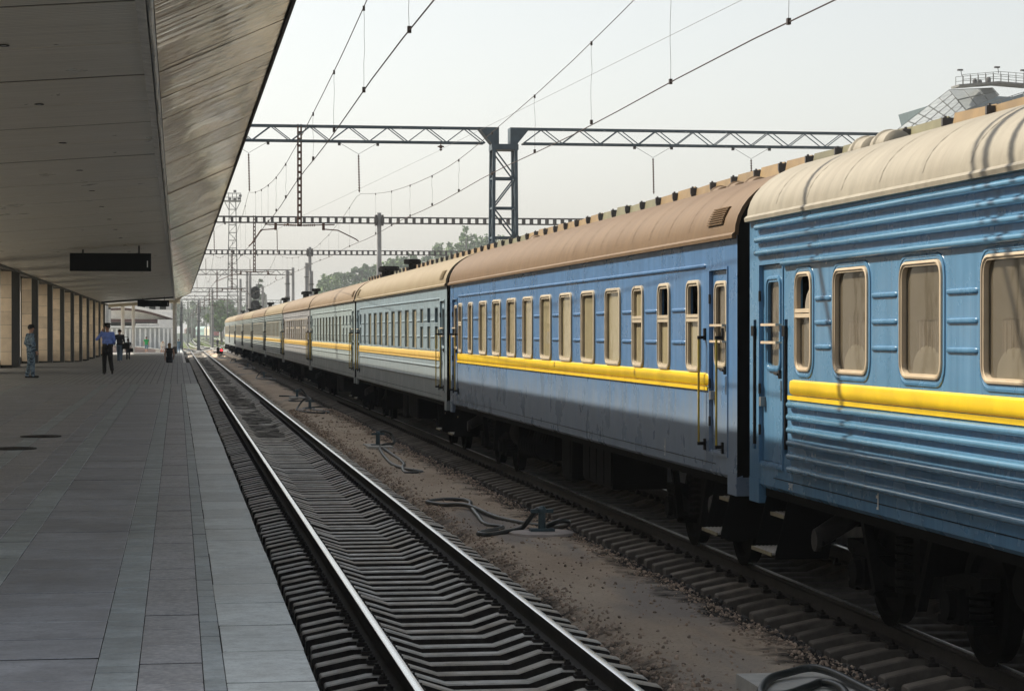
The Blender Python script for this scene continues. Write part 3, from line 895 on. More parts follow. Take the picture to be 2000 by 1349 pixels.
def wall_with_holes(mb, x, y0, y1, z0, z1, holes, flip=False):
    ys = sorted(set([y0, y1] + [h[0] for h in holes] + [h[1] for h in holes]))
    zs = sorted(set([z0, z1] + [h[2] for h in holes] + [h[3] for h in holes]))
    n0 = len(mb.v); nz = len(zs)
    for y in ys:
        for z in zs: mb.v.append((x, y, z))
    for i in range(len(ys) - 1):
        for j in range(nz - 1):
            yc = (ys[i] + ys[i + 1]) / 2; zc = (zs[j] + zs[j + 1]) / 2
            if any(h[0] < yc < h[1] and h[2] < zc < h[3] for h in holes): continue
            a = n0 + i * nz + j
            mb.face((a, a + 1, a + nz + 1, a + nz) if not flip else (a, a + nz, a + nz + 1, a + 1))
    for h in holes:       # reveals 5 cm deep
        ya, yb, za, zb = h; d = x + 0.05
        mb.poly([(x, ya, za), (d, ya, za), (d, ya, zb), (x, ya, zb)]); mb.poly([(x, yb, za), (x, yb, zb), (d, yb, zb), (d, yb, za)])
        mb.poly([(x, ya, za), (x, yb, za), (d, yb, za), (d, ya, za)]); mb.poly([(x, ya, zb), (d, ya, zb), (d, yb, zb), (x, yb, zb)])

EAVE = 3.585; RTOP = 4.36
def roof_pts(n=22, grow=0.0, top=RTOP, eave=EAVE):
    out = []
    for k in range(n + 1):
        a = math.pi * k / n
        c, s = math.cos(a), math.sin(a)
        x = -(HW + 0.03 + grow) * math.copysign(abs(c) ** (2 / 2.5), c)
        z = eave + (top - eave + grow) * abs(s) ** (2 / 2.1)
        out.append((x, z))
    return out

# --- bogie, shared by all carriages
def bogie_meshes():
    fr = MB()
    for s in (-1, 1):
        x = s * 1.02
        fr.ext([(-1.7, 0.62), (-1.45, 0.56), (-0.5, 0.42), (0.5, 0.42), (1.45, 0.56), (1.7, 0.62), (1.7, 0.72), (1.3, 0.72), (0.5, 0.58), (-0.5, 0.58), (-1.3, 0.72), (-1.7, 0.72)], 'x', x - 0.08, x + 0.08)
        for y in (-1.2, 1.2):
            fr.box(x - 0.13, y - 0.17, 0.32, x + 0.13, y + 0.17, 0.6)
            fr.cyl((x + s * 0.13, y, 0.46), (x + s * 0.19, y, 0.46), 0.12, n=12)
            for q in (-0.3, 0.3):
                for z in np.arange(0.34, 0.62, 0.055): fr.cyl((x, y + q, z), (x, y + q, z + 0.03), 0.095, n=10)
                fr.box(x - 0.1, y + q - 0.1, 0.28, x + 0.1, y + q + 0.1, 0.34)
        for z in np.arange(0.42, 0.85, 0.07): fr.cyl((x + s * 0.05, 0, z), (x + s * 0.05, 0, z + 0.04), 0.14, n=10)
        fr.bar((x + s * 0.16, -0.55, 0.35), (x + s * 0.16, -0.9, 0.95), 0.08)
        fr.bar((x + s * 0.16, 0.55, 0.35), (x + s * 0.16, 0.9, 0.95), 0.08)
    fr.box(-1.1, -0.3, 0.55, 1.1, 0.3, 0.95)
    for y in (-1.2, 1.2): fr.cyl((-0.8, y, 0.475 - 0.0), (0.8, y, 0.475), 0.085, n=10)
    f = fr.mesh('bogie_frame', M['flat_black'])
    w = MB()
    w.lathe([(0.10, -0.07), (0.2, -0.06), (0.38, -0.03), (0.40, -0.065), (0.475, -0.065), (0.475, 0.05), (0.505, 0.055), (0.505, 0.075), (0.40, 0.075), (0.38, 0.02), (0.2, 0.03), (0.1, 0.08)], 28, axis='x')
    wm = w.mesh('wheel', M['flat_black'], 35)
    return f, wm
BOGIE, WHEEL = bogie_meshes()

def equipment():
    D = {}
    mb = MB(); mb.box(-1.3, -1.1, 0.45, -0.55, 1.1, 1.08)
    for k in range(4): mb.box(-1.325, -1.05 + k * 0.54, 0.5, -1.303, -0.58 + k * 0.54, 1.03)
    D['battery_box'] = mb.mesh('battery_box', M['flat_black'])
    mb = MB()
    for k in range(8):
        y = -1.0 + k * 0.28
        mb.ext([(-1.34, 0.62), (-1.28, 0.5), (-0.9, 0.5), (-0.9, 1.05), (-1.08, 1.05), (-1.16, 0.78), (-1.34, 0.74)], 'y', y, y + 0.07)
    mb.box(-1.05, -1.08, 0.48, -0.5, 1.1, 1.05); mb.box(-1.3, 1.16, 0.4, -0.6, 1.24, 1.08)
    D['resistor_rack'] = mb.mesh('resistor_rack', M['flat_black'])
    mb = MB(); mb.lathe([(0.0, -0.75), (0.2, -0.7), (0.27, -0.6), (0.27, 0.6), (0.2, 0.7), (0.0, 0.75)], 18, (-0.95, 0, 0.78), 'y')
    mb.box(-1.0, -0.45, 0.9, -0.9, -0.4, 1.1); mb.box(-1.0, 0.4, 0.9, -0.9, 0.45, 1.1)
    D['air_tank'] = mb.mesh('air_tank', M['flat_black'], 40)
    mb = MB(); mb.ext([(-0.5, 1.08), (0.5, 1.08), (0.42, 0.35), (-0.42, 0.35)], 'x', -1.25, -0.7); mb.box(-1.26, -0.3, 0.45, -1.2505, 0.3, 0.95)
    D['generator_housing'] = mb.mesh('generator_housing', M['flat_black'])
    mb = MB()   # slanted pipe end with bright rim below the body
    mb.cyl((-0.95, 0, 0.95), (-1.38, -0.1, 0.72), 0.1, 0.09, 12)
    mb.lathe([(0.055, 0), (0.1, 0), (0.1, 0.05), (0.055, 0.05)], 14, (-1.42, -0.11, 0.70), 'x')
    D['waste_pipe'] = mb.mesh('waste_pipe', M['dark_steel'], 40)
    return D
EQ = equipment()

def carriage(label, y0, y1, o):
    L = y1 - y0; h = L / 2; yc = (y0 + y1) / 2
    t = thing('passenger_carriage', label, 'train car', (CX, yc, 0), group='carriages of the train')
    P = o['paint']; RP_ = o['roof']; big = o.get('big', False)
    X = -HW
    zt = o.get('eave', EAVE); zb = 1.12
    wins = o['windows']           # (ya, yb, za, zb, kind) in world y
    doors = o['doors']            # (ya, yb)
    holes = []
    ins = min(0.045, o.get('fw', 0.065) - 0.006)
    for ya, yb, za, zz, kind in wins: holes.append((round(ya - yc + ins, 3), round(yb - yc - ins, 3), round(za + ins, 3), round(zz - ins, 3)))
    for ya, yb in doors: holes.append((round(ya - yc, 3), round(yb - yc, 3), 1.35, 3.25))
    for s in o.get('slots', ()): holes.append((round(s - 0.055 - yc, 3), round(s + 0.055 - yc, 3), 1.45, 2.72))
    mb = MB()
    wall_with_holes(mb, X, -h, h, zb, zt + 0.02, holes)
    # skirt lip, far side, ends, floor
    mb.ext([(X + 0.0, zb), (X + 0.035, zb - 0.035), (X + 0.06, zb - 0.03), (X + 0.06, zb + 0.02)], 'y', -h, h)
    mb.poly([(HW, -h, zb), (HW, h, zb), (HW, h, zt), (HW, -h, zt)])
    prof = [(-HW, zb), (-HW, zt)] + [(x * HW / (HW + 0.03), z - 0.02) for x, z in roof_pts(18, 0, o.get('top', RTOP), zt)[1:-1]] + [(HW, zt), (HW, zb)]
    body = mb.build('body', P, t)
    for s, pr in ((-1, prof), (1, list(reversed(prof)))):
        mb = MB(); mb.poly([(x, s * (h - 0.004), z) for x, z in pr]); mb.build('end_wall', M['flat_black'], t)  # black in place of body paint, for the dark recess between carriages
    mb = MB(); mb.box(-HW + 0.065, -h + 0.05, zb - 0.12, HW - 0.06, h - 0.05, zb - 0.02); mb.build('underframe', M['flat_black'], t)
    # dark sheet added inside to block light, so that open windows look black
    mb = MB(); mb.box(-0.7, -h + 0.1, zb, -0.66, h - 0.1, zt); mb.build('dark_backing', M['inside'], t)
    # seam line above the sill
    mb = MB(); mb.box(X - 0.004, -h + 0.9, 1.205, X - 0.0005, h - 0.9, 1.213); mb.build('sill_seam', M['flat_black'], t)
    # windows
    for ya, yb, za, zz, kind in wins:
        w = yb - ya; hh = zz - za; ym = (ya + yb) / 2 - yc
        fm = o['frame']
        fw = o.get('fw', 0.065); rr = o.get('fr', 0.11)
        mid = hh * 0.61 if kind in ('open', 'shut', 'bottle') else None
        fo = obj('window', frame_mesh(w, hh, fw, rr, o.get('proud', 0.028), o.get('deep', 0.02), fm, mid), t, (X, ym, za))
        def pane(z0, z1): return obj('pane', plate_mesh(w - 2 * fw + 0.02, z0, z1, max(rr - fw, 0.03), M['glass'], 'pane'), fo, (o.get('deep', 0.02) - 0.008, 0, 0))
        if kind in ('open', 'bottle'): pane(fw - 0.01, mid - 0.05)
        elif kind == 'shut': pane(fw - 0.01, mid - 0.05); pane(mid, hh - fw + 0.01)
        else: pane(fw - 0.01, hh - fw + 0.01)
        bl = o['blind']
        top = (mid - 0.06) if kind in ('open', 'bottle') else hh - 0.05
        if kind != 'dark':
            obj('blind', plate_mesh(w - 0.06, 0.03, top, 0.03, bl, 'blind'), fo, (o.get('deep', 0.02) + 0.004, 0, 0))
        if big and kind == 'full':
            cb = MB(); n = 22; ww = (w - 0.14) * 0.72
            zt_ = hh * 0.5
            for k in range(n + 1):
                yy = -w / 2 + 0.07 + ww * k / n; xx = 0.0285 + 0.003 * math.sin(k * 1.9)
                cb.v += [(xx, yy, 0.06), (xx, yy, zt_)]
                if k: a = 2 * k - 2; cb.face((a, a + 1, a + 3, a + 2))
            cb.bar((0.0265, -w / 2 + 0.06, zt_), (0.0265, -w / 2 + 0.07 + ww, zt_), 0.005)
            cb.build('curtain', M['curtain'], fo)
            mb2 = MB(); mb2.ell((0.028, -0.06, 0.06), (0.005, w * 0.36, 0.2), 20, 8); mb2.build('pillow', M['pillow'], fo, 60)
        if kind == 'bottle':
            mb2 = MB(); mb2.ell((0.03, -0.12, mid), (0.01, 0.2, 0.2), 20, 8); mb2.build('pillow', M['pillow'], fo, 60)
        if big:     # raised body-coloured surround
            obj('surround', frame_mesh(w + 0.11, hh + 0.11, 0.05, rr + 0.05, 0.012, 0.004, P, None, 'surround'), fo, (0, 0, -0.055))
    # doors
    for ya, yb in doors:
        w = yb - ya; ym = (ya + yb) / 2 - yc
        d = MB()
        hl = (-0.24, 0.24, 2.26, 3.10)
        wall_with_holes(d, 0.03, -w / 2 + 0.006, w / 2 - 0.006, 1.356, 3.244, [hl])
        do = d.build('door', P, t, loc=(X, ym, 0))
        mb = MB()
        for a in (-w / 2 - 0.03, w / 2 + 0.004): mb.box(-0.012, a, 1.33, 0.03, a + 0.026, 3.28)
        mb.box(-0.012, -w / 2 - 0.004, 3.25, 0.03, w / 2 + 0.004, 3.28); mb.box(-0.015, -w / 2 - 0.03, 1.3, 0.03, w / 2 + 0.03, 1.33)
        mb.build('door_frame', P, do)
        fo = obj('door_window', frame_mesh(0.54, 0.92, 0.06, 0.12, 0.022, 0.02, o.get('door_frame', P), None, 'door_window'), do, (0.03, 0, 2.22))
        obj('pane', plate_mesh(0.44, 2.26, 3.10, 0.05, M['glass'], 'pane'), do, (0.045, 0, 0))
        obj('blind', plate_mesh(0.46, 2.25, 3.11, 0.03, M['blind_brown'], 'blind'), do, (0.06, 0, 0))
        for z in (2.50, 2.67):
            mb = MB(); mb.box(-0.035, -0.27, z - 0.012, -0.01, 0.27, z + 0.012); mb.box(-0.011, -0.27, z - 0.009, 0.03, -0.25, z + 0.009); mb.box(-0.011, 0.25, z - 0.009, 0.03, 0.27, z + 0.009)
            mb.build('guard_bar', o.get('bar', M['frame_cream']), do)
        mb = MB(); mb.box(-0.03, -w / 2 + 0.03, 2.16, 0.03, -w / 2 + 0.07, 2.24); mb.bar((-0.035, -w / 2 + 0.05, 2.2), (-0.035, -w / 2 + 0.17, 2.21), 0.022); mb.box(-0.005, -w / 2 + 0.04, 1.95, 0.03, -w / 2 + 0.07, 2.14)
        mb.build('door_handle', M['dark_steel'], do)
        mb = MB(); mb.box(-0.02, w / 2 - 0.1, 1.88, 0.03, w / 2 - 0.03, 1.97); mb.build('lock', M['grey_steel'], do)
        mb = MB()
        for z in (1.6, 2.0, 2.9): mb.cyl((-0.006, w / 2 - 0.005, z), (-0.006, w / 2 - 0.005, z + 0.1), 0.014, n=8)
        mb.build('hinge', M['dark_steel'], do)
        # steps below
        st = MB()
        st.box(0.30, -w / 2 + 0.05, 0.46, 0.34, w / 2 - 0.05, 1.1)
        so = st.build('step', M['flat_black'], t, loc=(X + 0.1, ym, 0))
        for a in (-w / 2 + 0.025, w / 2 - 0.047):
            st = MB(); st.ext([(-0.02, 1.1), (-0.1, 0.75), (-0.16, 0.52), (-0.16, 0.46), (0.35, 0.46), (0.5, 1.1)], 'y', a, a + 0.02)
            st.build('side_plate', M['flat_black'], so)
        for z, x0 in ((0.50, -0.19), (0.83, 0.0)):
            tr = MB(); tr.box(x0, -w / 2 + 0.05, z, x0 + 0.28, w / 2 - 0.05, z + 0.02)
            for k in range(6): tr.box(x0 + 0.03 + k * 0.04, -w / 2 + 0.08, z + 0.02, x0 + 0.045 + k * 0.04, w / 2 - 0.08, z + 0.027)
            tr.build('tread', M['tread'], so)
            tr = MB(); tr.box(x0 - 0.012, -w / 2 + 0.05, z - 0.012, x0 - 0.0005, w / 2 - 0.05, z + 0.022); tr.build('tread_edge', M['tread_edge'], so)
    # handrails
    for ym in o.get('rails', ()):
        ya = ym - yc
        mb = MB(); mb.cyl((X - 0.075, ya, 1.40), (X - 0.075, ya, 2.54), 0.0125, n=10); ho = mb.build('handrail', o.get('rail_mat', M['yellow_rail']), t, 60)
        for z in (1.40, 2.54):
            mb = MB(); mb.bar((X - 0.088, ya, z), (X + 0.0, ya - 0.0, z), 0.035, 0.035); mb.box(X - 0.02, ya - 0.028, z - 0.07 if z < 2 else z - 0.03, X - 0.001, ya + 0.028, z + 0.05 if z < 2 else z + 0.1)
            mb.build('bracket', M['black'], ho)
    for s in o.get('slots', ()):
        ya = s - yc
        mb = MB(); mb.box(X + 0.05, ya - 0.07, 1.4, X + 0.06, ya + 0.07, 2.78); so = mb.build('rail_recess', M['inside'], t)
        mb = MB(); mb.cyl((X + 0.0, ya, 1.5), (X + 0.0, ya, 2.66), 0.02, n=10); mb.box(X - 0.03, ya - 0.05, 2.56, X + 0.03, ya + 0.05, 2.66)
        mb.build('handrail', M['black'], so)
    # corner posts reaching below the sill, gangway bellows
    for s in (-1, 1):
        mb = MB(); a = s * (h - 0.19)
        mb.box(X - 0.006, a - 0.185, 0.93, X + 0.2, a + 0.185, zb + 0.05); mb.build('corner_post', P, t)
        mb = MB(); e = s * h
        for k, q in enumerate((0.05, 0.14, 0.23)):
            for x in (-0.62, 0.62): mb.box(x - 0.1 - 0.02 * (k % 2), e + s * q - 0.035, 1.2, x + 0.1 + 0.02 * (k % 2), e + s * q + 0.035, 3.3)
            mb.box(-0.8, e + s * q - 0.035, 3.303, 0.8, e + s * q + 0.035, 3.55)
        mb.box(-0.5, e + s * 0.004, 1.2, 0.5, e + s * 0.26, 3.299)
        mb.build('gangway_bellows', M['black'], t)
        mb = MB(); mb.box(-0.15, e + s * 0.004, 0.85, 0.15, e + s * 0.28, 1.1)
        for x in (-0.87, 0.87): mb.lathe([(0.06, 0), (0.06, 0.16), (0.2, 0.17), (0.2, 0.21)] if s > 0 else [(0.2, -0.21), (0.2, -0.17), (0.06, -0.16), (0.06, 0)], 16, (x, e + s * 0.01, 1.0), 'y')
        mb.build('coupler', M['dark_steel'], t)
    # yellow stripe
    sy0, sy1 = o['stripe']
    l = sy1 - sy0
    so = obj('stripe', rib_mesh(l, 0.14, 0.024, o['stripe_mat'], 'stripe'), t, (X, (sy0 + sy1) / 2 - yc, 2.09))
    mb = MB(); mb.box(-0.022, -l / 2, -0.115, 0.0, l / 2, -0.078); mb.build('lower_strip', o['stripe_mat'], so)
    # ribs
    for ra, rb, z, hh, tt in o['ribs']:
        obj('rib', rib_mesh(rb - ra, hh, tt, o.get('rib_paint', P)), t, (X, (ra + rb) / 2 - yc, z))
    for z in o.get('mini_z', ()):
        ws = sorted(wins)
        for a, b in zip(ws[:-1], ws[1:]):
            g = b[0] - a[1]
            if 0.25 < g < 1.6: obj('rib', rib_mesh(g - 0.18, 0.045, 0.02, P), t, (X, (a[1] + b[0]) / 2 - yc, z))
    # roof
    top = o.get('top', RTOP)
    mb = MB(); q = roof_pts(26, 0, top, zt)
    mb.ext(q, 'y', -h - 0.0, h + 0.0, cap=False, closed=False)
    q2 = roof_pts(26, -0.04, top, zt)
    mb.ext(list(reversed(q2)), 'y', -h, h, cap=False, closed=False)
    for s in (-1, 1):      # end rims
        for i in range(26):
            (xa, za), (xb, zb2), (xc, zc), (xd, zd) = q[i], q[i + 1], q2[i + 1], q2[i]
            f = [(xa, s * h, za), (xb, s * h, zb2), (xc, s * h, zc), (xd, s * h, zd)]
            mb.poly(f if s < 0 else list(reversed(f)))
    ro = mb.build('roof', RP_, t, smooth=40)
    mb = MB()
    for s in (-1, 1):
        x = s * (HW + 0.03)
        mb.ext([(x - s * 0.02, zt - 0.035), (x + s * 0.025, zt - 0.03), (x + s * 0.03, zt + 0.005), (x + s * 0.005, zt + 0.03), (x - s * 0.02, zt + 0.03)], 'y', -h, h)
    mb.build('eave_gutter', RP_, ro, 30)
    if o.get('seams'):
        sm = MB(); a = roof_pts(24, 0.003, top, zt)[1:-1]
        for (xa, za), (xb, zb2) in zip(a[:-1], a[1:]): sm.poly([(xa, -0.012, za), (xa, 0.012, za), (xb, 0.012, zb2), (xb, -0.012, zb2)])
        sme = sm.mesh('seam', RP_, 60)
        k = int(L / 1.02)
        for i in range(1, k): obj('seam', sme, ro, (0, -h + i * L / k, 0))
    for yv in o.get('louvres', ()):
        lv = MB()
        ang = []
        for k in range(8):
            a = 0.17 + 0.032 * k
            x = -(HW + 0.03) * math.cos(a) ** 0.8; z = zt + (top - zt) * math.sin(a) ** 0.95
            lv.box(x - 0.022, -0.33, z - 0.004, x + 0.03, 0.33, z + 0.008)
        lo = lv.build('vent_grille', RP_, ro, loc=(0, yv - yc, 0))
    for yv in o.get('vents', ()):
        vb = MB()
        vx = o.get('vent_x', 0.0); zz_ = top - 0.05 - abs(vx) * 0.12
        vb.lathe([(0.0, -0.30), (0.10, -0.28), (0.15, -0.23), (0.16, -0.16), (0.16, -0.02), (0.178, 0.0), (0.178, 0.03), (0.16, 0.05), (0.155, 0.17), (0.1, 0.25), (0.0, 0.27)], 20, (0, 0, zz_ + 0.06), 'y')
        vb.box(-0.2, -0.4, zz_ - 0.1, 0.2, 0.38, zz_ + 0.05)
        vb.build('roof_ventilator', RP_, ro, 35, loc=(vx, yv - yc, 0))
    for yv, s in o.get('stacks', ()):
        vb = MB(); vb.lathe([(0.2 * s, 0), (0.2 * s, 0.22), (0.13 * s, 0.25), (0.13 * s, 0.4), (0.3 * s, 0.42), (0.3 * s, 0.55), (0.25 * s, 0.57)], 16, (0, 0, top - 0.08))
        vb.build('exhaust_stack', M['flat_black'], ro, 35, loc=(0.1, yv - yc, 0))
    for xa in (-0.32, 0.32):     # roof edge flange by the ridge
        mb = MB(); mb.box(xa - 0.02, -h + 0.4, top - 0.05, xa + 0.02, h - 0.4, top + 0.012); mb.build('ridge_flange', RP_, ro)
    # running gear
    for s in (-1, 1):
        bo = obj('bogie', BOGIE, t, (0, s * (h - 3.55), 0))
        for x in (-1, 1):
            for y in (-1.2, 1.2): obj('wheel', WHEEL, bo, (x * 0.80, y, 0.475 + 0.0), (0, 0, 0 if x > 0 else math.pi))
    for nm, yy in (('battery_box', -3.2), ('generator_housing', -0.4), ('resistor_rack', 3.0), ('air_tank', 5.2), ('waste_pipe', -h + 1.75), ('waste_pipe', h - 1.75)):
        obj(nm, EQ[nm], t, (0, yy, 0))
    for yv in o.get('jack', ()):
        mb = MB(); mb.box(X - 0.006, -0.012, 1.16, X - 0.0045, 0.012, 1.36); mb.box(X - 0.006, 0.013, 1.25, X - 0.0045, 0.05, 1.275); mb.box(X - 0.006, 0.013, 1.16, X - 0.0045, 0.035, 1.18)
        mb.build('jacking_mark', M['mark_white'], t, loc=(0, -(yv - yc) * -1, 0))
    if o.get('text'):
        yv, sx = o['text']
        obj('lettering', text_mesh('ЗЧТ', 0.085, M['mark_white'], 0.001), t, (X - 0.005, yv - yc, 1.135), (R(90), 0, R(-90)))
    return t

def smooth_windows(y0):
    """window list of the smooth type; y0 is the near end of the body"""
    d = y0 - 21.95
    z0, z1 = 2.16, 3.17
    W = [(23.53, 24.17, z0, z1, 'open'), (25.03, 25.66, z0, z1, 'open'), (26.50, 27.15, z0, z1, 'shut')]
    for k in range(8):
        c = 28.42 + 1.775 * k
        W.append((c - 0.5, c + 0.5, z0, z1, 'full'))
    W += [(42.31, 42.92, z0, z1, 'full'), (43.9, 44.45, z0, z1, 'open')]
    return [(a + d, b + d, c, e, k) for a, b, c, e, k in W]
def ribbed_windows(y1, n, w=0.97, first=2.87):
    """window list of the corrugated type; y1 is the far end of the body"""
    z0, z1 = 2.24, 3.15
    W = [(y1 - 2.20, y1 - 1.67, z0, z1, 'bottle')]
    for k in range(n):
        b = y1 - first - 1.79 * k
        W.append((b - w, b, z0, z1, 'full'))
    return W
P1 = paint('paint_blue_ribbed', (0.066, 0.18, 0.315), 0.22, 0.06, 0.1, 0.1)
P1R = paint('paint_blue_rib', (0.075, 0.205, 0.335), 0.13, 0.05, 0.05, 0.0)
P2 = paint('paint_blue_smooth', (0.05, 0.14, 0.295), 0.28, 0.52)
P3 = paint('paint_pale_blue', (0.195, 0.265, 0.31), 0.36, 0.6)
P4 = paint('paint_grey_green', (0.25, 0.31, 0.32), 0.4, 0.5)
P5 = paint('paint_mauve_grey', (0.265, 0.27, 0.285), 0.4, 0.5)
P6 = paint('paint_sage', (0.23, 0.275, 0.275), 0.38, 0.4)
RF1 = roof_paint('roof_cream', (0.262, 0.238, 0.19))
RF2 = roof_paint('roof_brown', (0.142, 0.09, 0.048))
RF3 = roof_paint('roof_sand', (0.234, 0.186, 0.114))
RF4 = roof_paint('roof_tan', (0.2, 0.144, 0.089))

def ribbed_opts(y0, y1, P, RF, ribby, **kw):
    ws = ribbed_windows(y1, 10)
    ws.append((y0 + 1.75, y0 + 2.3, 2.24, 3.15, 'full'))
    ribs = [(y0 + 0.3, y1 - 0.3, z, 0.085, 0.042) for z in (3.465, 3.365)] if not ribby else [(y0 + 0.3, y1 - 0.3, z, 0.064, 0.058) for z in (3.62, 3.495, 3.37)]
    ribs += [(y0 + 1.25, y1 - 1.25, 3.245, 0.064, 0.058)]
    ribs += [(y0 + 1.47, y1 - 1.47, z, 0.066, 0.058) for z in (1.93, 1.815, 1.695, 1.575, 1.452, 1.33)]
    o = dict(paint=P, roof=RF, windows=ws, doors=[(y1 - 1.22, y1 - 0.40), (y0 + 0.40, y0 + 1.22)], stripe=(y0 + 1.45, y1 - 1.45), ribs=ribs, mini_z=(2.90, 2.685, 2.47))
    o.update(kw); return o
def smooth_opts(y0, y1, P, RF, **kw):
    ws = smooth_windows(y0)
    o = dict(paint=P, roof=RF, windows=ws, doors=[(y0 + 0.40, y0 + 1.16), (y1 - 1.16, y1 - 0.40)], stripe=(y0 + 1.22, y1 - 1.25),
             ribs=[(y0 + 1.35, y1 - 1.4, 3.31, 0.045, 0.022)], mini_z=(2.845, 2.48), rails=(y0 + 0.58, y0 + 1.37, y1 - 1.37, y1 - 0.58))
    o.update(kw); return o

ya = [21.95 + 24.55 * k for k in range(10)]
carriage('near blue carriage with corrugated sides and cream roof, cut off by the right edge', -2.55, 21.45,
         ribbed_opts(-2.55, 21.45, P1, RF1, True, big=True, rib_paint=P1R, frame=M['frame_cream'], blind=M['blind_brown'], stripe_mat=M['stripe'], eave=3.72, top=4.39, slots=(21.25, 20.12), seams=True,
                     vents=(20.2, 20.9), vent_x=-0.5, jack=(17.35,), text=(20.02, 1), proud=0.024, deep=0.03, fw=0.042, fr=0.13, bar=M['frame_cream']))
carriage('smooth sided blue carriage with brown roof and yellow stripe, second from the right edge', ya[0], ya[0] + 23.95,
         smooth_opts(ya[0], ya[0] + 23.95, P2, RF2, frame=M['frame_beige'], blind=M['blind_beige'], stripe_mat=M['stripe'], seams=True, louvres=(22.8,), vents=(27.0, 27.9, 28.8, 44.2), jack=(25.3,), door_frame=M['frame_beige'], fr=0.13))
low = lambda y0, y1: [(y0 + 1.35, y1 - 1.4, 3.31, 0.045, 0.022), (y0 + 1.3, y1 - 1.3, 1.83, 0.045, 0.022), (y0 + 1.3, y1 - 1.3, 1.55, 0.045, 0.022)]
y0 = ya[1]
carriage('pale blue smooth carriage with sand coloured roof, third from the right edge', y0, y0 + 23.95,
         smooth_opts(y0, y0 + 23.95, P3, RF3, frame=P3, blind=M['blind_beige'], stripe_mat=M['stripe_pale'], ribs=low(y0, y0 + 23.95), proud=0.008, deep=0.035, fr=0.07, fw=0.05, louvres=(y0 + 0.85, y0 + 23.2), stacks=((y0 + 22.5, 0.9),)))
y0 = ya[2]
carriage('grey green smooth carriage with tan roof, fourth from the right edge', y0, y0 + 23.95,
         smooth_opts(y0, y0 + 23.95, P4, RF4, frame=P4, blind=M['blind_beige'], stripe_mat=M['stripe_pale'], ribs=low(y0, y0 + 23.95), proud=0.008, deep=0.035, fr=0.07, fw=0.05, louvres=(y0 + 0.85,), stacks=((y0 + 5.6, 1.15), (y0 + 7.3, 0.75))))
y0 = ya[3]
W5 = [(a, b, c, d, 'open' if k % 3 else 'dark') for k, (a, b, c, d, _) in enumerate(smooth_windows(y0))]
carriage('mauve grey carriage with two part windows and streaked lower side, fifth from the right edge', y0, y0 + 23.95,
         smooth_opts(y0, y0 + 23.95, P5, RF4, windows=W5, frame=M['frame_beige'], blind=M['blind_beige'], stripe_mat=M['stripe_pale'], ribs=low(y0, y0 + 23.95), proud=0.012, deep=0.03, fr=0.07, fw=0.05, stacks=((y0 + 22.0, 0.8),)))
ords = ('sixth', 'seventh', 'eighth', 'ninth', 'tenth')
for k in range(5):
    y0 = ya[4 + k]
    carriage('sage grey corrugated carriage with tan roof, %s from the right edge' % ords[k], y0, y0 + 23.95,
             ribbed_opts(y0, y0 + 23.95, P6, RF4 if k % 2 else RF3, False, frame=M['frame_beige'], blind=M['blind_brown'] if k else M['blind_beige'], stripe_mat=M['stripe_pale'], proud=0.012, deep=0.03, fr=0.08, fw=0.05, stacks=((y0 + 6.0, 0.95), (y0 + 8.0, 0.7)), rails=(y0 + 0.3, y0 + 1.35, y0 + 22.6, y0 + 23.65), rail_mat=M['black']))
y0 = ya[9]
carriage('last sage grey corrugated carriage at the far end of the train', y0, y0 + 23.95,
         ribbed_opts(y0, y0 + 23.95, P6, RF3, False, frame=M['frame_beige'], blind=M['blind_brown'], stripe_mat=M['stripe_pale'], proud=0.012, deep=0.03, fr=0.08, fw=0.05, stacks=((y0 + 6.0, 0.95),)))
# ================================================================== OVERHEAD LINE
def ladder_beam(mb, x0, x1, y, z0, z1, cell=0.53, post=0.17, th=0.09):
    for yy in (y - 0.24, y + 0.24):
        mb.box(x0, yy - 0.045, z0, x1, yy + 0.045, z0 + th * 0.8); mb.box(x0, yy - 0.045, z1 - th * 0.8, x1, yy + 0.045, z1)
        n = int((x1 - x0) / cell)
        for k in range(n + 1):
            x = x0 + (x1 - x0) * k / n
            mb.box(x - post / 2, yy - 0.04, z0 + th * 0.8, x + post / 2, yy + 0.04, z1 - th * 0.8)
def truss_beam(mb, x0, x1, y, z0, z1, bay=1.5, w=0.06):
    for yy in (y - 0.3, y + 0.3):
        mb.bar((x0, yy, z1), (x1, yy, z1), w, w); mb.bar((x0, yy, z0), (x1, yy, z0), w, w)
        n = max(2, int(round((x1 - x0) / bay)))
        for k in range(n):
            a = x0 + (x1 - x0) * k / n; b = x0 + (x1 - x0) * (k + 1) / n; m_ = (a + b) / 2
            mb.bar((a, yy, z0), (m_, yy, z1), w * 0.55); mb.bar((m_, yy, z1), (b, yy, z0), w * 0.55)
    n = max(2, int((x1 - x0) / bay))
    for k in range(n + 1):
        x = x0 + (x1 - x0) * k / n
        mb.bar((x, y - 0.3, z1), (x, y + 0.3, z1), w * 0.5); mb.bar((x, y - 0.3, z0), (x, y + 0.3, z0), w * 0.5)
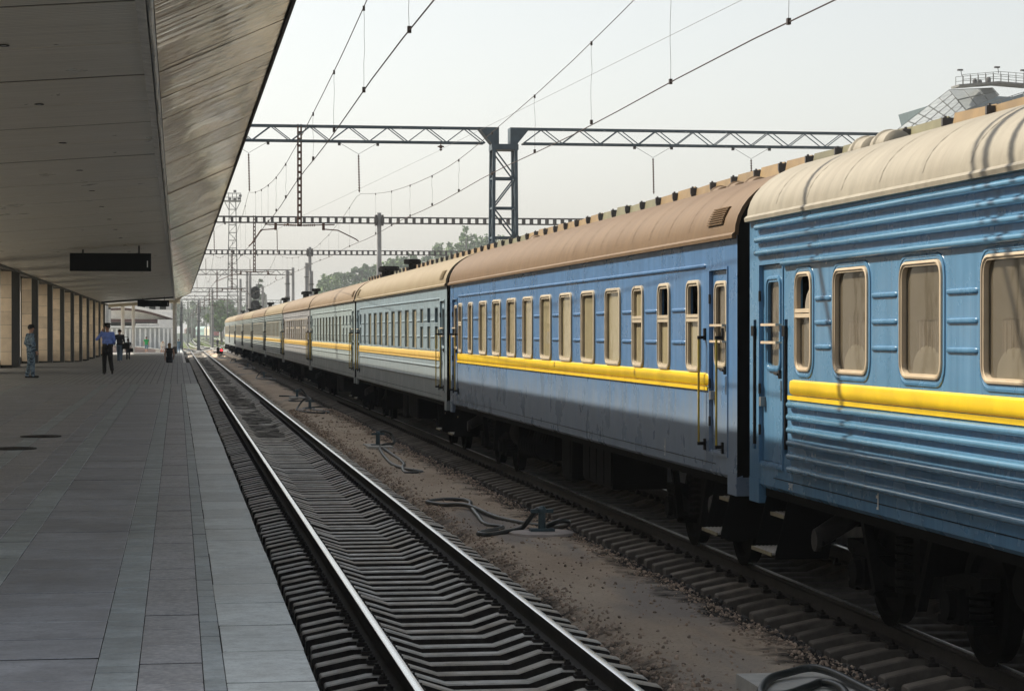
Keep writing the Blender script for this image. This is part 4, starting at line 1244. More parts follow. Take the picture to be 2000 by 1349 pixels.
def lattice_mast(mb, cx, cy_, z0, z1, w0, w1, d0, d1, leg=0.12, step=1.1):
    n = int((z1 - z0) / step)
    def pt(k, sx, sy):
        t = k / n
        return (cx + sx * (w0 + (w1 - w0) * t) / 2, cy_ + sy * (d0 + (d1 - d0) * t) / 2, z0 + (z1 - z0) * t)
    for sx in (-1, 1):
        for sy in (-1, 1): mb.bar(pt(0, sx, sy), pt(n, sx, sy), leg, leg, (0, 1, 0))
    for k in range(n + 1):
        for s in (-1, 1):
            mb.bar(pt(k, -1, s), pt(k, 1, s), leg * 0.6); mb.bar(pt(k, s, -1), pt(k, s, 1), leg * 0.6)
            if k < n:
                a = 1 if k % 2 else -1
                mb.bar(pt(k, -a, s), pt(k + 1, a, s), leg * 0.42); mb.bar(pt(k, s, -a), pt(k + 1, s, a), leg * 0.42)
def insulator(mb, p0, p1, n=9, r=0.05):
    p0 = Vector(p0); p1 = Vector(p1); d = p1 - p0
    mb.cyl(p0, p1, 0.018, n=6)
    for k in range(n):
        c = p0 + d * ((k + 0.7) / (n + 0.4)); e = d.normalized() * 0.022
        mb.cyl(c - e, c + e, r, r * 0.45, 8)
CA = lambda y: 2.54 + 0.12 * math.cos((y - 84) / 65 * math.pi)      # contact wire over the near track
CB = lambda y: 6.7 + 0.1 * math.cos((y - 84) / 65 * math.pi)
ZA, ZB = 5.76, 5.96
SUP = [84, 149, 211, 278, 345, 410, 480]
def interp(pts, y):
    for (a, za), (b, zb) in zip(pts[:-1], pts[1:]):
        if a <= y <= b:
            t = (y - a) / (b - a); return za + (zb - za) * t
    return pts[-1][1]
MA = [(9, 7.9), (18, 7.3), (28.7, 6.89), (33, 6.75), (38, 6.66), (45, 6.57), (52, 6.56), (56.7, 6.61), (61.4, 6.72), (67, 6.92), (73, 7.18), (79, 7.5), (84, 7.82)]
MBW = [(16, 8.6), (24, 7.95), (31.8, 7.45), (36.8, 7.2), (41, 7.04), (45.8, 6.9), (50, 6.78), (54, 6.71), (58.5, 6.74), (63, 6.83), (67.6, 6.96), (72, 7.12), (76.5, 7.35), (84, 7.8)]
for a, b in zip(SUP[:-1], SUP[1:]):
    for k in range(1, 9):
        t = k / 8; y = a + (b - a) * t; z = 7.8 - 4 * 1.15 * t * (1 - t)
        MA.append((y, z)); MBW.append((y, z))
def catenary(fx, zc, mess, y0, names, labels, drop0):
    mb = MB(); mb.tube([(fx(y), y, zc + 0.03 * math.sin(y * 0.3)) for y in np.arange(y0, 480, 4.0)], 0.0085, 6)
    tag(mb.build(names[0], M['wire']), labels[0], 'wire')
    t = thing(names[1], labels[1], 'wire', (0, y0, 0))
    ys = list(np.arange(y0, 480, 2.0))
    mb = MB(); mb.tube([(fx(y), y - y0, interp(mess, y)) for y in ys], 0.007, 6); mb.build('cable', M['wire'], t)
    y = drop0
    while y < 215:
        if min(abs(y - s) for s in SUP) > 2.0:
            z1 = interp(mess, y); dy = y - y0
            pts = []
            for k in range(7):
                q = k / 6
                j = 0.0 if k in (0, 6) else 0.012
                pts.append((fx(y) + random.uniform(-j, j), dy + random.uniform(-j, j) * 2, z1 + (zc - z1) * q))
            mb = MB(); mb.tube(pts, 0.0032, 4)
            mb.box(fx(y) - 0.02, dy - 0.03, zc - 0.01, fx(y) + 0.02, dy + 0.03, zc + 0.06); mb.box(fx(y) - 0.015, dy - 0.02, z1 - 0.05, fx(y) + 0.015, dy + 0.02, z1 + 0.015)
            mb.build('dropper', M['wire_thin'] if y > 60 else M['wire'], t)
        y += 5.9
catenary(CA, ZA, MA, 12.0, ('contact_wire', 'messenger_wire'), ('taut contact wire running above the empty near track', 'sagging carrier cable with droppers above the empty near track'), 23.3)
catenary(CB, ZB, MBW, 17.0, ('contact_wire', 'messenger_wire'), ('taut contact wire running above the train roofs', 'sagging carrier cable with droppers above the train roofs'), 23.5)
mb = MB(); mb.tube([(10.36 - 0.0094 * (y - 40), y, 8.74 + 0.0177 * (y - 40)) for y in np.arange(20, 85, 4.0)], 0.005, 5)
tag(mb.build('feeder_wire', M['wire_thin']), 'thin plain feeder wire without droppers crossing the sky to the lattice mast', 'wire')
mb = MB(); mb.tube([(9.94, 84, 9.5), (7.5, 96, 8.6), (5.2, 112, 7.9)], 0.005, 5)
tag(mb.build('stay_wire', M['wire_thin']), 'thin slanting stay wire below the truss gantry', 'wire')

def hanging(parent, x, y, zbeam, zlow):
    mb = MB(); mb.tube([(x - 0.72, y, zbeam), (x, y, zbeam - 0.42), (x + 0.72, y, zbeam)], 0.008, 5)
    mb.box(x - 0.78, y - 0.05, zbeam - 0.1, x - 0.68, y + 0.05, zbeam); mb.box(x + 0.68, y - 0.05, zbeam - 0.1, x + 0.78, y + 0.05, zbeam)
    o = mb.build('hanger', M['gantry_dark'], parent)
    mb = MB(); insulator(mb, (x, y, zbeam - 0.44), (x + 0.03, y, zlow), 14); mb.build('insulator', M['rust'], o)
def drop_post(parent, x, y, z1, z0, xa, za, xb, zb):
    mb = MB()
    for s in (-1, 1): mb.box(x + s * 0.06 - 0.03, y - 0.05, z0, x + s * 0.06 + 0.03, y + 0.05, z1)
    for k in range(int((z1 - z0) / 0.25)): mb.box(x - 0.03, y - 0.045, z0 + k * 0.25, x + 0.03, y + 0.045, z0 + k * 0.25 + 0.09)
    po = mb.build('drop_post', M['rust'], parent)
    for q, (xe, ze) in ((-1, (xa, za)), (1, (xb, zb))):
        mb = MB(); mb.bar((x + q * 0.09, y, z0 + 0.04), (x + q * 1.32, y, z0 + 0.07), 0.04); mb.box(x + q * 0.9 - 0.05, y - 0.05, z0 - 0.14, x + q * 0.9 + 0.05, y + 0.05, z0 + 0.12)
        insulator(mb, (x + q * 0.12, y, z0 + 0.04), (x + q * 0.62, y, z0 + 0.05), 6, 0.06)
        mb.tube([(x + q * 0.92, y, z0 - 0.1), (x + q * 1.45, y, z0 - 0.14), (xe - q * 0.1, y, ze + 0.08), (xe, y, ze)], 0.022, 6)
        mb.build('registration_arm', M['rust'], po)

# gantry with triangulated truss beams and a blue lattice mast
Y1 = 84.0
g = thing('catenary_gantry', 'blue grey lattice mast with triangulated truss beams, nearest gantry', 'gantry', (0, Y1, 0), group='gantries carrying the overhead line')
mb = MB(); lattice_mast(mb, 12.35, 0, -0.6, 9.55, 1.0, 0.84, 1.0, 0.84); mb.box(11.85, -0.45, 9.5, 12.87, 0.45, 9.72); mb.build('mast', M['gantry_blue'], g)
for s in (-1, 1):
    mb = MB(); a, b = (11.35, 12.13) if s < 0 else (12.57, 13.35)
    pr = [(a if s < 0 else a, 10.36), (b, 10.36), (b, 9.72), (a + 0.52 if s < 0 else a, 9.72)] if s < 0 else [(a, 10.36), (b, 10.36), (b - 0.52, 9.72), (a, 9.72)]
    mb.ext(pr, 'y', -0.36, 0.36); mb.build('gusset', M['gantry_blue'], g)
mb = MB(); truss_beam(mb, -9.0, 11.6, 0, 9.77, 10.33); mb.build('crossbeam', M['gantry_blue'], g)
mb = MB(); truss_beam(mb, 13.1, 34.0, 0, 9.77, 10.33); mb.build('crossbeam', M['gantry_blue'], g)
mb = MB(); lattice_mast(mb, -9.3, 0, -0.6, 10.4, 0.8, 0.7, 0.8, 0.7); mb.build('mast', M['gantry_blue'], g)
mb = MB(); lattice_mast(mb, 34.3, 0, -0.6, 10.4, 0.8, 0.7, 0.8, 0.7); mb.build('mast', M['gantry_blue'], g)
drop_post(g, 4.57, 0, 10.4, 6.55, CA(84), ZA + 0.04, CB(84), ZB + 0.04)
hanging(g, CA(84), 0, 9.72, 7.85); hanging(g, CB(84), 0, 9.72, 7.85); hanging(g, 18.2, 0, 9.72, 7.9); hanging(g, 22.1, 0, 9.72, 7.9)
mb = MB(); mb.cyl((9.94, 0, 9.77), (9.94, 0, 9.5), 0.02, n=6); mb.box(9.82, -0.03, 9.6, 10.06, 0.03, 9.65); insulator(mb, (9.94, 0, 9.7), (9.94, 0, 9.45), 3, 0.07); mb.build('insulator', M['rust'], g)

def ladder_gantry(label, y, xm, x0, x1, z0, mat_, zr=0.0):
    g = thing('catenary_gantry', label, 'gantry', (0, y, 0), group='gantries carrying the overhead line')
    mb = MB(); mb.tube([(xm, 0, -0.6), (xm, 0, z0 + 0.75)], [0.22, 0.14], 14); mb.build('mast', M['pole_concrete'], g)
    for a, b in ((x0, xm - 0.22), (xm + 0.22, x1)):
        if b - a < 0.5: continue
        mb = MB(); ladder_beam(mb, a, b, 0, z0, z0 + 0.46); mb.build('crossbeam', mat_, g)
        e = b if a < xm - 0.3 and b < xm else a
        mb = MB(); mb.box(e - 0.06, -0.3, z0 - 0.12, e + 0.06, 0.3, z0 + 0.6); mb.box(e - 0.11, -0.24, z0 + 0.04, e + 0.11, 0.24, z0 + 0.42); mb.build('bracket', mat_, g)
    mb = MB(); mb.tube([(x0 - 0.2, 0, -0.6), (x0 - 0.2, 0, z0 + 0.6)], [0.25, 0.18], 12); mb.build('mast', M['pole_concrete'], g)
    drop_post(g, 5.1, 0, z0 + 0.5, 6.5, CA(y), ZA + 0.04, CB(y), ZB + 0.04)
    hanging(g, CA(y), 0, z0 - 0.01, 7.82); hanging(g, CB(y), 0, z0 - 0.01, 7.82)
    return g
ladder_gantry('grey concrete mast with dark ladder pattern beam, second gantry from the camera', 149.0, 13.45, -9.2, 34.0, 9.8, M['gantry_dark'])
ladder_gantry('grey concrete mast with dark ladder pattern beam, third gantry from the camera', 211.0, 12.45, -9.2, 34.0, 9.8, M['gantry_dark'])
names = ('fourth', 'fifth', 'sixth', 'seventh', 'eighth', 'ninth')
for k, (y, x0, x1, z0) in enumerate(((278, -8.5, 14.2, 9.6), (345, -8.5, 13.0, 8.6), (410, -9.0, 16.0, 8.4), (480, -10, 22, 8.6), (570, -12, 30, 8.6), (680, -14, 34, 8.6))):
    g = thing('catenary_gantry', 'hazy grey truss gantry far down the line, %s from the camera' % names[k], 'gantry', (0, y, 0), group='gantries carrying the overhead line')
    mb = MB(); truss_beam(mb, x0, x1, 0, z0, z0 + 0.6, 1.3, 0.1); mb.build('crossbeam', M['gantry_grey'], g)
    for x in (x0 - 0.1, x1 + 0.1):
        mb = MB(); mb.tube([(x, 0, -0.6), (x, 0, z0 + 0.9)], [0.25, 0.18], 10); mb.build('mast', M['pole_concrete'], g)
    drop_post(g, 4.9, 0, z0 + 0.5, 6.5, CA(y), ZA + 0.04, CB(y), ZB + 0.04)
    if y < 500: hanging(g, CA(y), 0, z0 - 0.01, 7.8)

# plain masts behind and beyond the train
def pole(x, y, h, label, arm=None, r=0.2, k=0):
    t = thing('line_mast', label, 'mast', (x, y, -0.6), group='plain masts beside the line')
    mb = MB(); mb.tube([(0, 0, 0), (0, 0, h + 0.6)], [r * 1.25, r * 0.85], 12); mb.build('shaft', M['pole_concrete'], t)
    mb = MB()
    for q in range(3): mb.lathe([(r * 1.25, 0), (r * 1.25, 0.08)], 12, (0, 0, h * (0.55 + 0.15 * q) + 0.6))
    mb.build('band', M['gantry_grey'], t)
    if arm:
        mb = MB(); mb.bar((0, 0, h), (arm, 0, h + 0.9), 0.06); mb.bar((0, 0, h - 1.2), (arm, 0, h + 0.6), 0.05); mb.bar((arm * 0.3, 0, h - 2.2), (arm, 0, h - 2.2), 0.05); insulator(mb, (arm * 0.6, 0, h + 0.5), (arm * 0.6, 0, h + 0.15), 4)
        mb.build('bracket_arm', M['gantry_grey'], t)
plist = [(9.6, 196, 7.9, None), (11.3, 196, 8.6, None), (10.6, 178, 7.4, None), (9.9, 320, 11.2, None), (8.9, 318, 10.0, None), (10.6, 300, 8.9, None), (0.6, 330, 7.0, -2.2), (3.1, 330, 7.2, 2.4), (5.9, 380, 9.8, None), (2.2, 470, 8.8, 2.0), (7.6, 520, 9.2, -2.0), (-1.8, 420, 8.0, 2.0), (11.8, 430, 9.4, None), (13.4, 560, 9.6, None), (4.2, 640, 9.0, 2.0), (-3.0, 560, 8.6, 2.0), (9.0, 700, 9.6, None), (15.5, 640, 9.2, -2)]
for k, (x, y, h, arm) in enumerate(plist):
    pole(x, y, h, 'slim grey mast beside the line, number %s from the left' % ('one two three four five six seven eight nine ten eleven twelve thirteen fourteen fifteen sixteen seventeen eighteen'.split()[sorted(range(len(plist)), key=lambda q: plist[q][0] / plist[q][1]).index(k)]), arm)
# cross-span wires just outside the frame whose shadows fall on the near carriage
for k, (y, z) in enumerate(((23.1, 9.6), (23.35, 9.9), (18.4, 9.3), (18.9, 9.7), (17.6, 8.8))):
    mb = MB(); mb.tube([(-9 + 2.2 * i, y + 0.02 * math.sin(i), z + 0.012 * (i - 9) ** 2) for i in range(19)], (0.03, 0.022, 0.055, 0.035, 0.05)[k], 6)
    tag(mb.build('cross_span_wire', M['wire']), 'cross span wire casting the %s shadow line on the nearest carriage' % ('first', 'second', 'third', 'fourth', 'fifth')[k], 'wire', 'cross span wires above the picture')

# floodlight tower
t = thing('floodlight_tower', 'tall lattice floodlight tower with a railed lamp platform', 'tower', (9.8, 400, -0.6))
mb = MB(); lattice_mast(mb, 0, 0, 0, 26.3, 2.1, 1.15, 2.1, 1.15, 0.13, 1.35); mb.build('mast', M['gantry_grey'], t)
mb = MB(); mb.box(-1.5, -1.2, 26.3, 1.5, 1.2, 26.5); mb.bar((-1.4, 0, 26.3), (-0.55, 0, 24.6), 0.12); mb.bar((1.4, 0, 26.3), (0.55, 0, 24.6), 0.12); mb.build('platform_deck', M['gantry_grey'], t)
mb = MB()
for x in (-1.45, -0.7, 0.0, 0.7, 1.45):
    for y in (-1.15, 1.15): mb.bar((x, y, 26.5), (x, y, 27.8), 0.07)
for y in (-1.15, 1.15): mb.bar((-1.45, y, 27.8), (1.45, y, 27.8), 0.07); mb.bar((-1.45, y, 27.1), (1.45, y, 27.1), 0.05)
mb.build('railing', M['gantry_grey'], t)
for x, z in ((-0.5, 26.55), (0.35, 26.5), (1.1, 26.6), (0.4, 27.9), (1.35, 27.1)):
    mb = MB(); mb.box(x - 0.25, -1.3, z, x + 0.25, -0.9, z + 0.4); mb.box(x - 0.05, -1.1, z - 0.05, x + 0.05, -1.0, z); mb.build('floodlight', M['gantry_dark'], t)

# signals
M['signal_red'] = None
def emit(name, c, s):
    m, nt, b = new_mat(name)
    b.inputs['Base Color'].default_value = (*c, 1); b.inputs['Emission Color'].default_value = (*c, 1); b.inputs['Emission Strength'].default_value = s
    return m
M['red_lamp'] = emit('red_lamp', (1.0, 0.03, 0.04), 3.0)
t = thing('mast_signal', 'tall mast signal with two black heads, the upper showing red', 'signal', (8.45, 262, -0.6))
mb = MB(); mb.tube([(0, 0, 0), (0, 0, 10.0)], [0.22, 0.17], 12); mb.build('mast', M['pole_concrete'], t)
for zc in (7.65, 6.05):
    mb = MB(); pr = [(0.62 + 0.52 * math.cos(a), zc + (0.28 if math.sin(a) > 0 else -0.28) + 0.5 * math.sin(a)) for a in [2 * math.pi * k / 20 for k in range(20)]]
    mb.ext(pr, 'y', -0.32, -0.26)
    for q in (-0.3, 0.3): mb.lathe([(0.16, -0.55), (0.17, -0.33)], 14, (0.62, 0, zc + q), 'y')
    mb.box(0.1, -0.2, zc - 0.05, 0.7, -0.12, zc + 0.05)
    h = mb.build('signal_head', M['black'], t)
    if zc > 7:
        mb = MB(); mb.lathe([(0.0, -0.36), (0.12, -0.35), (0.165, -0.325)], 14, (0.62, 0, zc - 0.3), 'y'); mb.build('red_lens', M['red_lamp'], h)
t = thing('dwarf_signal', 'low ground signal showing red between the tracks', 'signal', (4.55, 243, -0.3))
mb = MB(); mb.ext([(-0.3, 0), (0.3, 0), (0.22, 0.42), (-0.22, 0.42)], 'y', -0.25, 0.25); mb.build('base', M['concrete_light'], t)
mb = MB(); mb.box(-0.34, -0.12, 0.42, 0.34, 0.12, 0.6); mb.box(-0.32, -0.15, 0.6, -0.02, 0.15, 1.12); mb.box(0.02, -0.15, 0.6, 0.36, 0.15, 0.98); mb.build('signal_head', M['black'], t)
mb = MB(); mb.lathe([(0.0, -0.19), (0.09, -0.18), (0.11, -0.155)], 14, (0.19, 0, 0.8), 'y'); mb.build('red_lens', M['red_lamp'], t)
# ================================================================== FAR THINGS
# ---- canopy edge of the next platform, seen over the carriage roofs
M['fascia_tan'] = mat('fascia_tan', (0.19, 0.12, 0.045), 0.6, var=0.2, vscale=2, tint=0.12)
M['fascia_olive'] = mat('fascia_olive', (0.12, 0.11, 0.055), 0.6, var=0.2, vscale=2, tint=0.12)
nc = thing('next_canopy', 'canopy of the next platform with tan and olive fascia boards showing over the carriage roofs', 'canopy', (10.0, 0, 0))
mb = MB(); mb.box(0.35, 20, 5.2, 3.6, 118, 5.3); mb.build('roof', M['canopy_edge'], nc)
fa = {}
for nm in ('fascia_tan', 'fascia_olive'):
    b = MB(); b.ext([(-0.03, 5.10), (0.0, 5.09), (0.06, 5.40), (0.03, 5.42)], 'y', 0.05, 1.55); fa[nm] = b.mesh('fascia_board', M[nm])
sf = MB(); sf.poly([(0.0, 0.05, 5.12), (0.35, 0.05, 5.24), (0.35, 1.55, 5.24), (0.0, 1.55, 5.12)]); sfm = sf.mesh('soffit_panel', M['fascia_olive'])
bk = MB(); bk.ext([(-0.09, 5.40), (-0.09, 5.30), (-0.03, 5.12), (0.3, 5.05), (0.3, 5.2), (0.08, 5.40)], 'y', -0.028, 0.028); bk.box(-0.06, -0.02, 5.40, -0.03, 0.02, 5.425); bkm = bk.mesh('bracket', M['gantry_dark'])
for i in range(60):
    y = 21.5 + 1.6 * i
    nm = 'fascia_olive' if (i * 7 % 11) in (2, 5, 6, 9) else 'fascia_tan'
    obj('fascia_board', fa[nm], nc, (0, y, random.uniform(-0.015, 0.015)), (random.uniform(-0.02, 0.02), 0, 0))
    obj('bracket', bkm, nc, (0, y, 0))
for i in range(10):
    mb = MB(); mb.tube([(2.2, 25 + 10 * i, -0.4), (2.2, 25 + 10 * i, 5.2)], 0.12, 10); mb.build('column', M['gantry_dark'], nc)
mb = MB(); mb.box(9.3, -10, -0.6, 14.5, 300, 0.2); tag(mb.build('next_platform', M['concrete']), kind='structure')

# ---- glazed faceted hall far right
M['pane_pale'] = mat('pane_pale', (0.36, 0.39, 0.40), 0.25, 0.2, var=0.1, tint=0.06)
M['pane_blue'] = mat('pane_blue', (0.12, 0.16, 0.19), 0.12, 0.1, var=0.1, tint=0.1)
hall = thing('glazed_hall', 'faceted glass hall roof with railed lookout deck, behind the nearest carriage', 'building', (0, 250, 0))
def facet(a, b, c, d, nu, nv, material, nm='glass_panel'):
    a, b, c, d = map(Vector, (a, b, c, d))
    P = lambda u, v: (a * (1 - u) + b * u) * (1 - v) + (d * (1 - u) + c * u) * v
    n = (b - a).cross(d - a).normalized()
    for i in range(nu):
        for j in range(nv):
            e = 0.06
            q = [P((i + e) / nu, (j + e) / nv), P((i + 1 - e) / nu, (j + e) / nv), P((i + 1 - e) / nu, (j + 1 - e) / nv), P((i + e) / nu, (j + 1 - e) / nv)]
            mb = MB(); mb.poly([p - n * 0.03 for p in q]); mb.poly([p + n * 0.03 for p in reversed(q)])
            mb.build(nm, material, hall)
    mb = MB()
    for i in range(nu + 1): mb.bar(P(i / nu, 0), P(i / nu, 1), 0.07)
    for j in range(nv + 1): mb.bar(P(0, j / nv), P(1, j / nv), 0.07)
    for i in range(nu):
        for j in range(nv): mb.bar(P(i / nu, j / nv), P((i + 1) / nu, (j + 1) / nv), 0.06)
    mb.build('glazing_bars', M['gantry_grey'], hall)
A_ = (83.5, 4, 25.6); B_ = (90.4, 2, 31.1); C_ = (91.4, -1, 28.4); D_ = (87.0, -1, 24.2)
facet(A_, B_, C_, D_, 6, 5, M['pane_pale'])
facet(D_, C_, (92.0, -1.5, 24.2), (89.0, -1.4, 22.5), 3, 2, M['pane_pale'])
facet((92.0, -1.5, 24.2), C_, (99.5, -2, 31.0), (101.0, -2, 25.0), 3, 6, M['pane_blue'])
facet(C_, B_, (95.0, 0, 31.2), (95.2, -1.6, 30.2), 2, 3, M['pane_pale'])
mb = MB(); mb.ext([(93.5, 30.9), (97.0, 31.2), (104, 30.9), (112, 27.5), (114, 10), (96, 10), (96, 22)], 'y', 8, 30); mb.build('core', M['pane_blue'], hall)
mb = MB(); mb.ext([(90.1, 31.05), (95.0, 31.5), (99.0, 31.25), (99.0, 31.5), (95.0, 31.75), (90.1, 31.3)], 'y', -2.2, 0.5); mb.build('deck', M['gantry_grey'], hall)
mb = MB()
for k in range(10):
    x = 90.6 + 0.93 * k; zb = 31.3 + 0.09 * min(k, 5) - 0.06 * max(0, k - 5)
    for y in (-2.0, 0.3): mb.bar((x, y, zb), (x, y, zb + 1.15), 0.06)
for y in (-2.0, 0.3):
    for h in (0.6, 1.15): mb.bar((90.6, y, 31.3 + h), (95.2, y, 31.75 + h), 0.05); mb.bar((95.2, y, 31.75 + h), (99.0, y, 31.5 + h), 0.05)
tag(mb.build('railing', M['gantry_grey'], hall), kind='stuff')
for x, z, h in ((93.2, 31.6, 0.75), (93.8, 31.65, 0.6), (94.9, 31.7, 0.9)):
    mb = MB(); mb.lathe([(0.28, 0), (0.28, h * 0.8), (0.15, h), (0.0, h)], 12, (x, 1.0, z)); mb.build('roof_vent', M['gantry_dark'], hall)
for x, z in ((90.3, 32.9), (94.8, 33.3), (98.0, 33.0)):
    mb = MB(); mb.bar((x + 0.2, -2, z - 0.6), (x + 0.1, -2, z), 0.06); mb.box(x - 0.3, -2.2, z, x + 0.3, -1.8, z + 0.18); mb.build('lamp', M['gantry_dark'], hall)

# ---- trees
def leaf_material(name, c):
    m, nt, b = new_mat(name)
    r = island_random(nt)
    n1 = noise(nt, position(nt), 0.25, 4, 0.6)
    col = mixc(nt, r, mul(c, 0.6), mul(c, 1.35))
    col = mixc(nt, mapr(nt, n1, 0.3, 0.7, 0, 0.5), col, (c[0] * 1.2, c[1] * 0.95, c[2] * 0.6))
    nt.links.new(col, b.inputs['Base Color'])
    b.inputs['Roughness'].default_value = 0.7
    b.inputs['Transmission Weight'].default_value = 0.0
    return m
M['leaf_a'] = leaf_material('leaf_mid', (0.06, 0.14, 0.03))
M['leaf_b'] = leaf_material('leaf_light', (0.10, 0.19, 0.045))
M['leaf_c'] = leaf_material('leaf_dark', (0.035, 0.095, 0.03))
M['bark'] = mat('bark', (0.09, 0.07, 0.05), 0.9, var=0.3, vscale=3)
def crown(cx, cy_, cz, rx, ry, rz, n, size, clumps, seed, material, parent, hollow=0.45):
    rs = np.random.RandomState(seed)
    C = rs.randn(clumps, 3); C /= np.linalg.norm(C, axis=1)[:, None]
    C *= (hollow + (1 - hollow) * rs.rand(clumps, 1) ** 0.5)
    C = C * np.array([rx, ry, rz]) + np.array([cx, cy_, cz])
    cr = rs.uniform(0.22, 0.42, clumps) * min(rx, rz)
    k = rs.randint(0, clumps, n)
    d = rs.randn(n, 3); d /= np.linalg.norm(d, axis=1)[:, None]
    P = C[k] + d * (cr[k] * rs.uniform(0.35, 1.05, n))[:, None] * np.array([1, 1, 0.8])
    a = rs.randn(n, 3); a /= np.linalg.norm(a, axis=1)[:, None]
    b = np.cross(a, rs.randn(n, 3)); b /= np.linalg.norm(b, axis=1)[:, None]
    s = (size * rs.uniform(0.6, 1.3, n))[:, None]
    V = np.stack([P - a * s - b * s * .5, P + a * s * .2 - b * s * .7, P + a * s + b * s * .4, P - a * s * .3 + b * s * .7], 1)
    F = np.arange(4 * n).reshape(-1, 4)
    return obj('crown', raw_mesh('crown', V.reshape(-1, 3), F, material), parent), C
def tree(label, x, y, zb, h, rx, seed, material, n=1500, size=0.42, poplar=False):
    t = thing('tree', label, 'tree', (x, y, zb), group='trees beyond the station')
    rs = random.Random(seed)
    rz = h * (0.46 if poplar else 0.36); cz = h - rz * (1.0 if poplar else 0.92)
    _, C = crown(0, 0, cz, rx, rx, rz, n, size, 34 if not poplar else 40, seed, material, t, 0.35)
    mb = MB(); mb.tube([(0, 0, 0), (rs.uniform(-.2, .2), 0, h * 0.3), (rs.uniform(-.4, .4), 0, h * 0.62), (0, 0, h * 0.9)], [0.03 * h, 0.024 * h, 0.015 * h, 0.004 * h], 8)
    for c in C[::3]:
        z0 = h * rs.uniform(0.28, 0.6)
        mb.tube([(0, 0, z0), (c[0] * .5, c[1] * .5, (z0 + c[2]) / 2 + 0.3), tuple(c)], [0.011 * h, 0.008 * h, 0.003 * h], 5)
    mb.build('trunk', M['bark'], t)
def hill_z(x, y):
    return -0.7 + 15.5 * (1 / (1 + math.exp(-(x - 46 + 6 * math.sin(y * 0.013)) / 6.5))) * (1 / (1 + math.exp(-(y - 470) / 25)))
nx, ny = 60, 40
HX, HY = np.meshgrid(np.linspace(24, 220, nx), np.linspace(430, 1200, ny))
HZ = np.vectorize(hill_z)(HX, HY)
i = (np.arange(ny - 1)[:, None] * nx + np.arange(nx - 1)[None, :]).ravel()
M['hill_grass'] = mat('hill_grass', (0.09, 0.12, 0.045), 0.95, var=0.4, vscale=0.3)
tag(obj('hill', raw_mesh('hill', np.stack([HX, HY, HZ], -1).reshape(-1, 3), np.stack([i, i + 1, i + 1 + nx, i + nx], -1), M['hill_grass'], True)), kind='structure')
spots = [(35.0, 570, 9.0, 3.2, 'a'), (39.5, 585, 10.5, 3.8, 'b'), (43.5, 600, 9.5, 3.8, 'a'), (47.5, 575, 8.5, 3.6, 'c'), (51.5, 595, 8.0, 3.6, 'a'), (56.5, 590, 8.2, 3.9, 'b'), (62, 600, 9.0, 4.0, 'a'), (67, 585, 8.5, 3.8, 'c'),
         (72.5, 600, 12.5, 3.8, 'b'), (77, 590, 15.5, 3.4, 'b'), (81, 600, 14.5, 4.2, 'a'), (86, 595, 14.0, 4.2, 'a'), (91, 605, 13, 4.4, 'c'), (97, 600, 12, 4.4, 'a'), (41, 560, 6.5, 2.8, 'c'), (46, 555, 6.0, 3.0, 'a'), (52, 560, 6.0, 3.0, 'b'), (58, 565, 6.0, 3.0, 'c'), (36.5, 545, 6.5, 2.6, 'b')]
spots.sort(key=lambda q: q[0] / q[1])
nums = 'first second third fourth fifth sixth seventh eighth ninth tenth eleventh twelfth thirteenth fourteenth fifteenth sixteenth seventeenth eighteenth nineteenth twentieth'.split()
for k, (x, y, h, r, q) in enumerate(spots):
    tree('leafy tree on the wooded hill behind the train, %s from the left' % nums[k], x, y, hill_z(x, y) - 0.3, h, r, 100 + k, M['leaf_' + q], 1500, 0.4)
tree('slim dark poplar rising behind the signal mast', 18.1, 500, -0.6, 16.2, 1.5, 31, M['leaf_c'], 1500, 0.34, True)
tree('pale hazy tree left of the poplar', 11.0, 560, -0.6, 11.0, 3.6, 32, M['leaf_b'], 1500, 0.4)
tree('hazy tree between poplar and wooded hill', 25.0, 620, -0.6, 9.0, 3.6, 33, M['leaf_b'], 1200, 0.4)
for k, (x, y, h, r) in enumerate(((-16, 900, 15, 7), (-4, 960, 16, 7), (8, 1000, 15, 7), (20, 980, 17, 7), (31, 900, 15, 6.5))):
    tree('blurred far tree closing the view down the line, %s from the left' % nums[k], x, y, -0.6, h, r, 60 + k, M['leaf_a'], 1500, 0.75)

# long pale shed below the hill
t = thing('goods_shed', 'long grey shed with low pitched roof below the wooded hill', 'building', (0, 430, -0.6))
mb = MB(); mb.box(24, 0, 0, 52, 18, 6.2); mb.build('wall', M['concrete'], t)
mb = MB(); mb.ext([(23.5, 6.2), (52.5, 6.2), (52.5, 7.0), (38, 8.6), (23.5, 7.0)], 'y', -0.5, 18.5); mb.build('roof', M['gutter'], t)
wm = MB(); wm.box(-0.7, -0.06, 2.2, 0.7, -0.01, 4.2); wme = wm.mesh('window', M['glass_dark'])
for k in range(8): obj('window', wme, t, (26 + 3.4 * k, 0, 0))

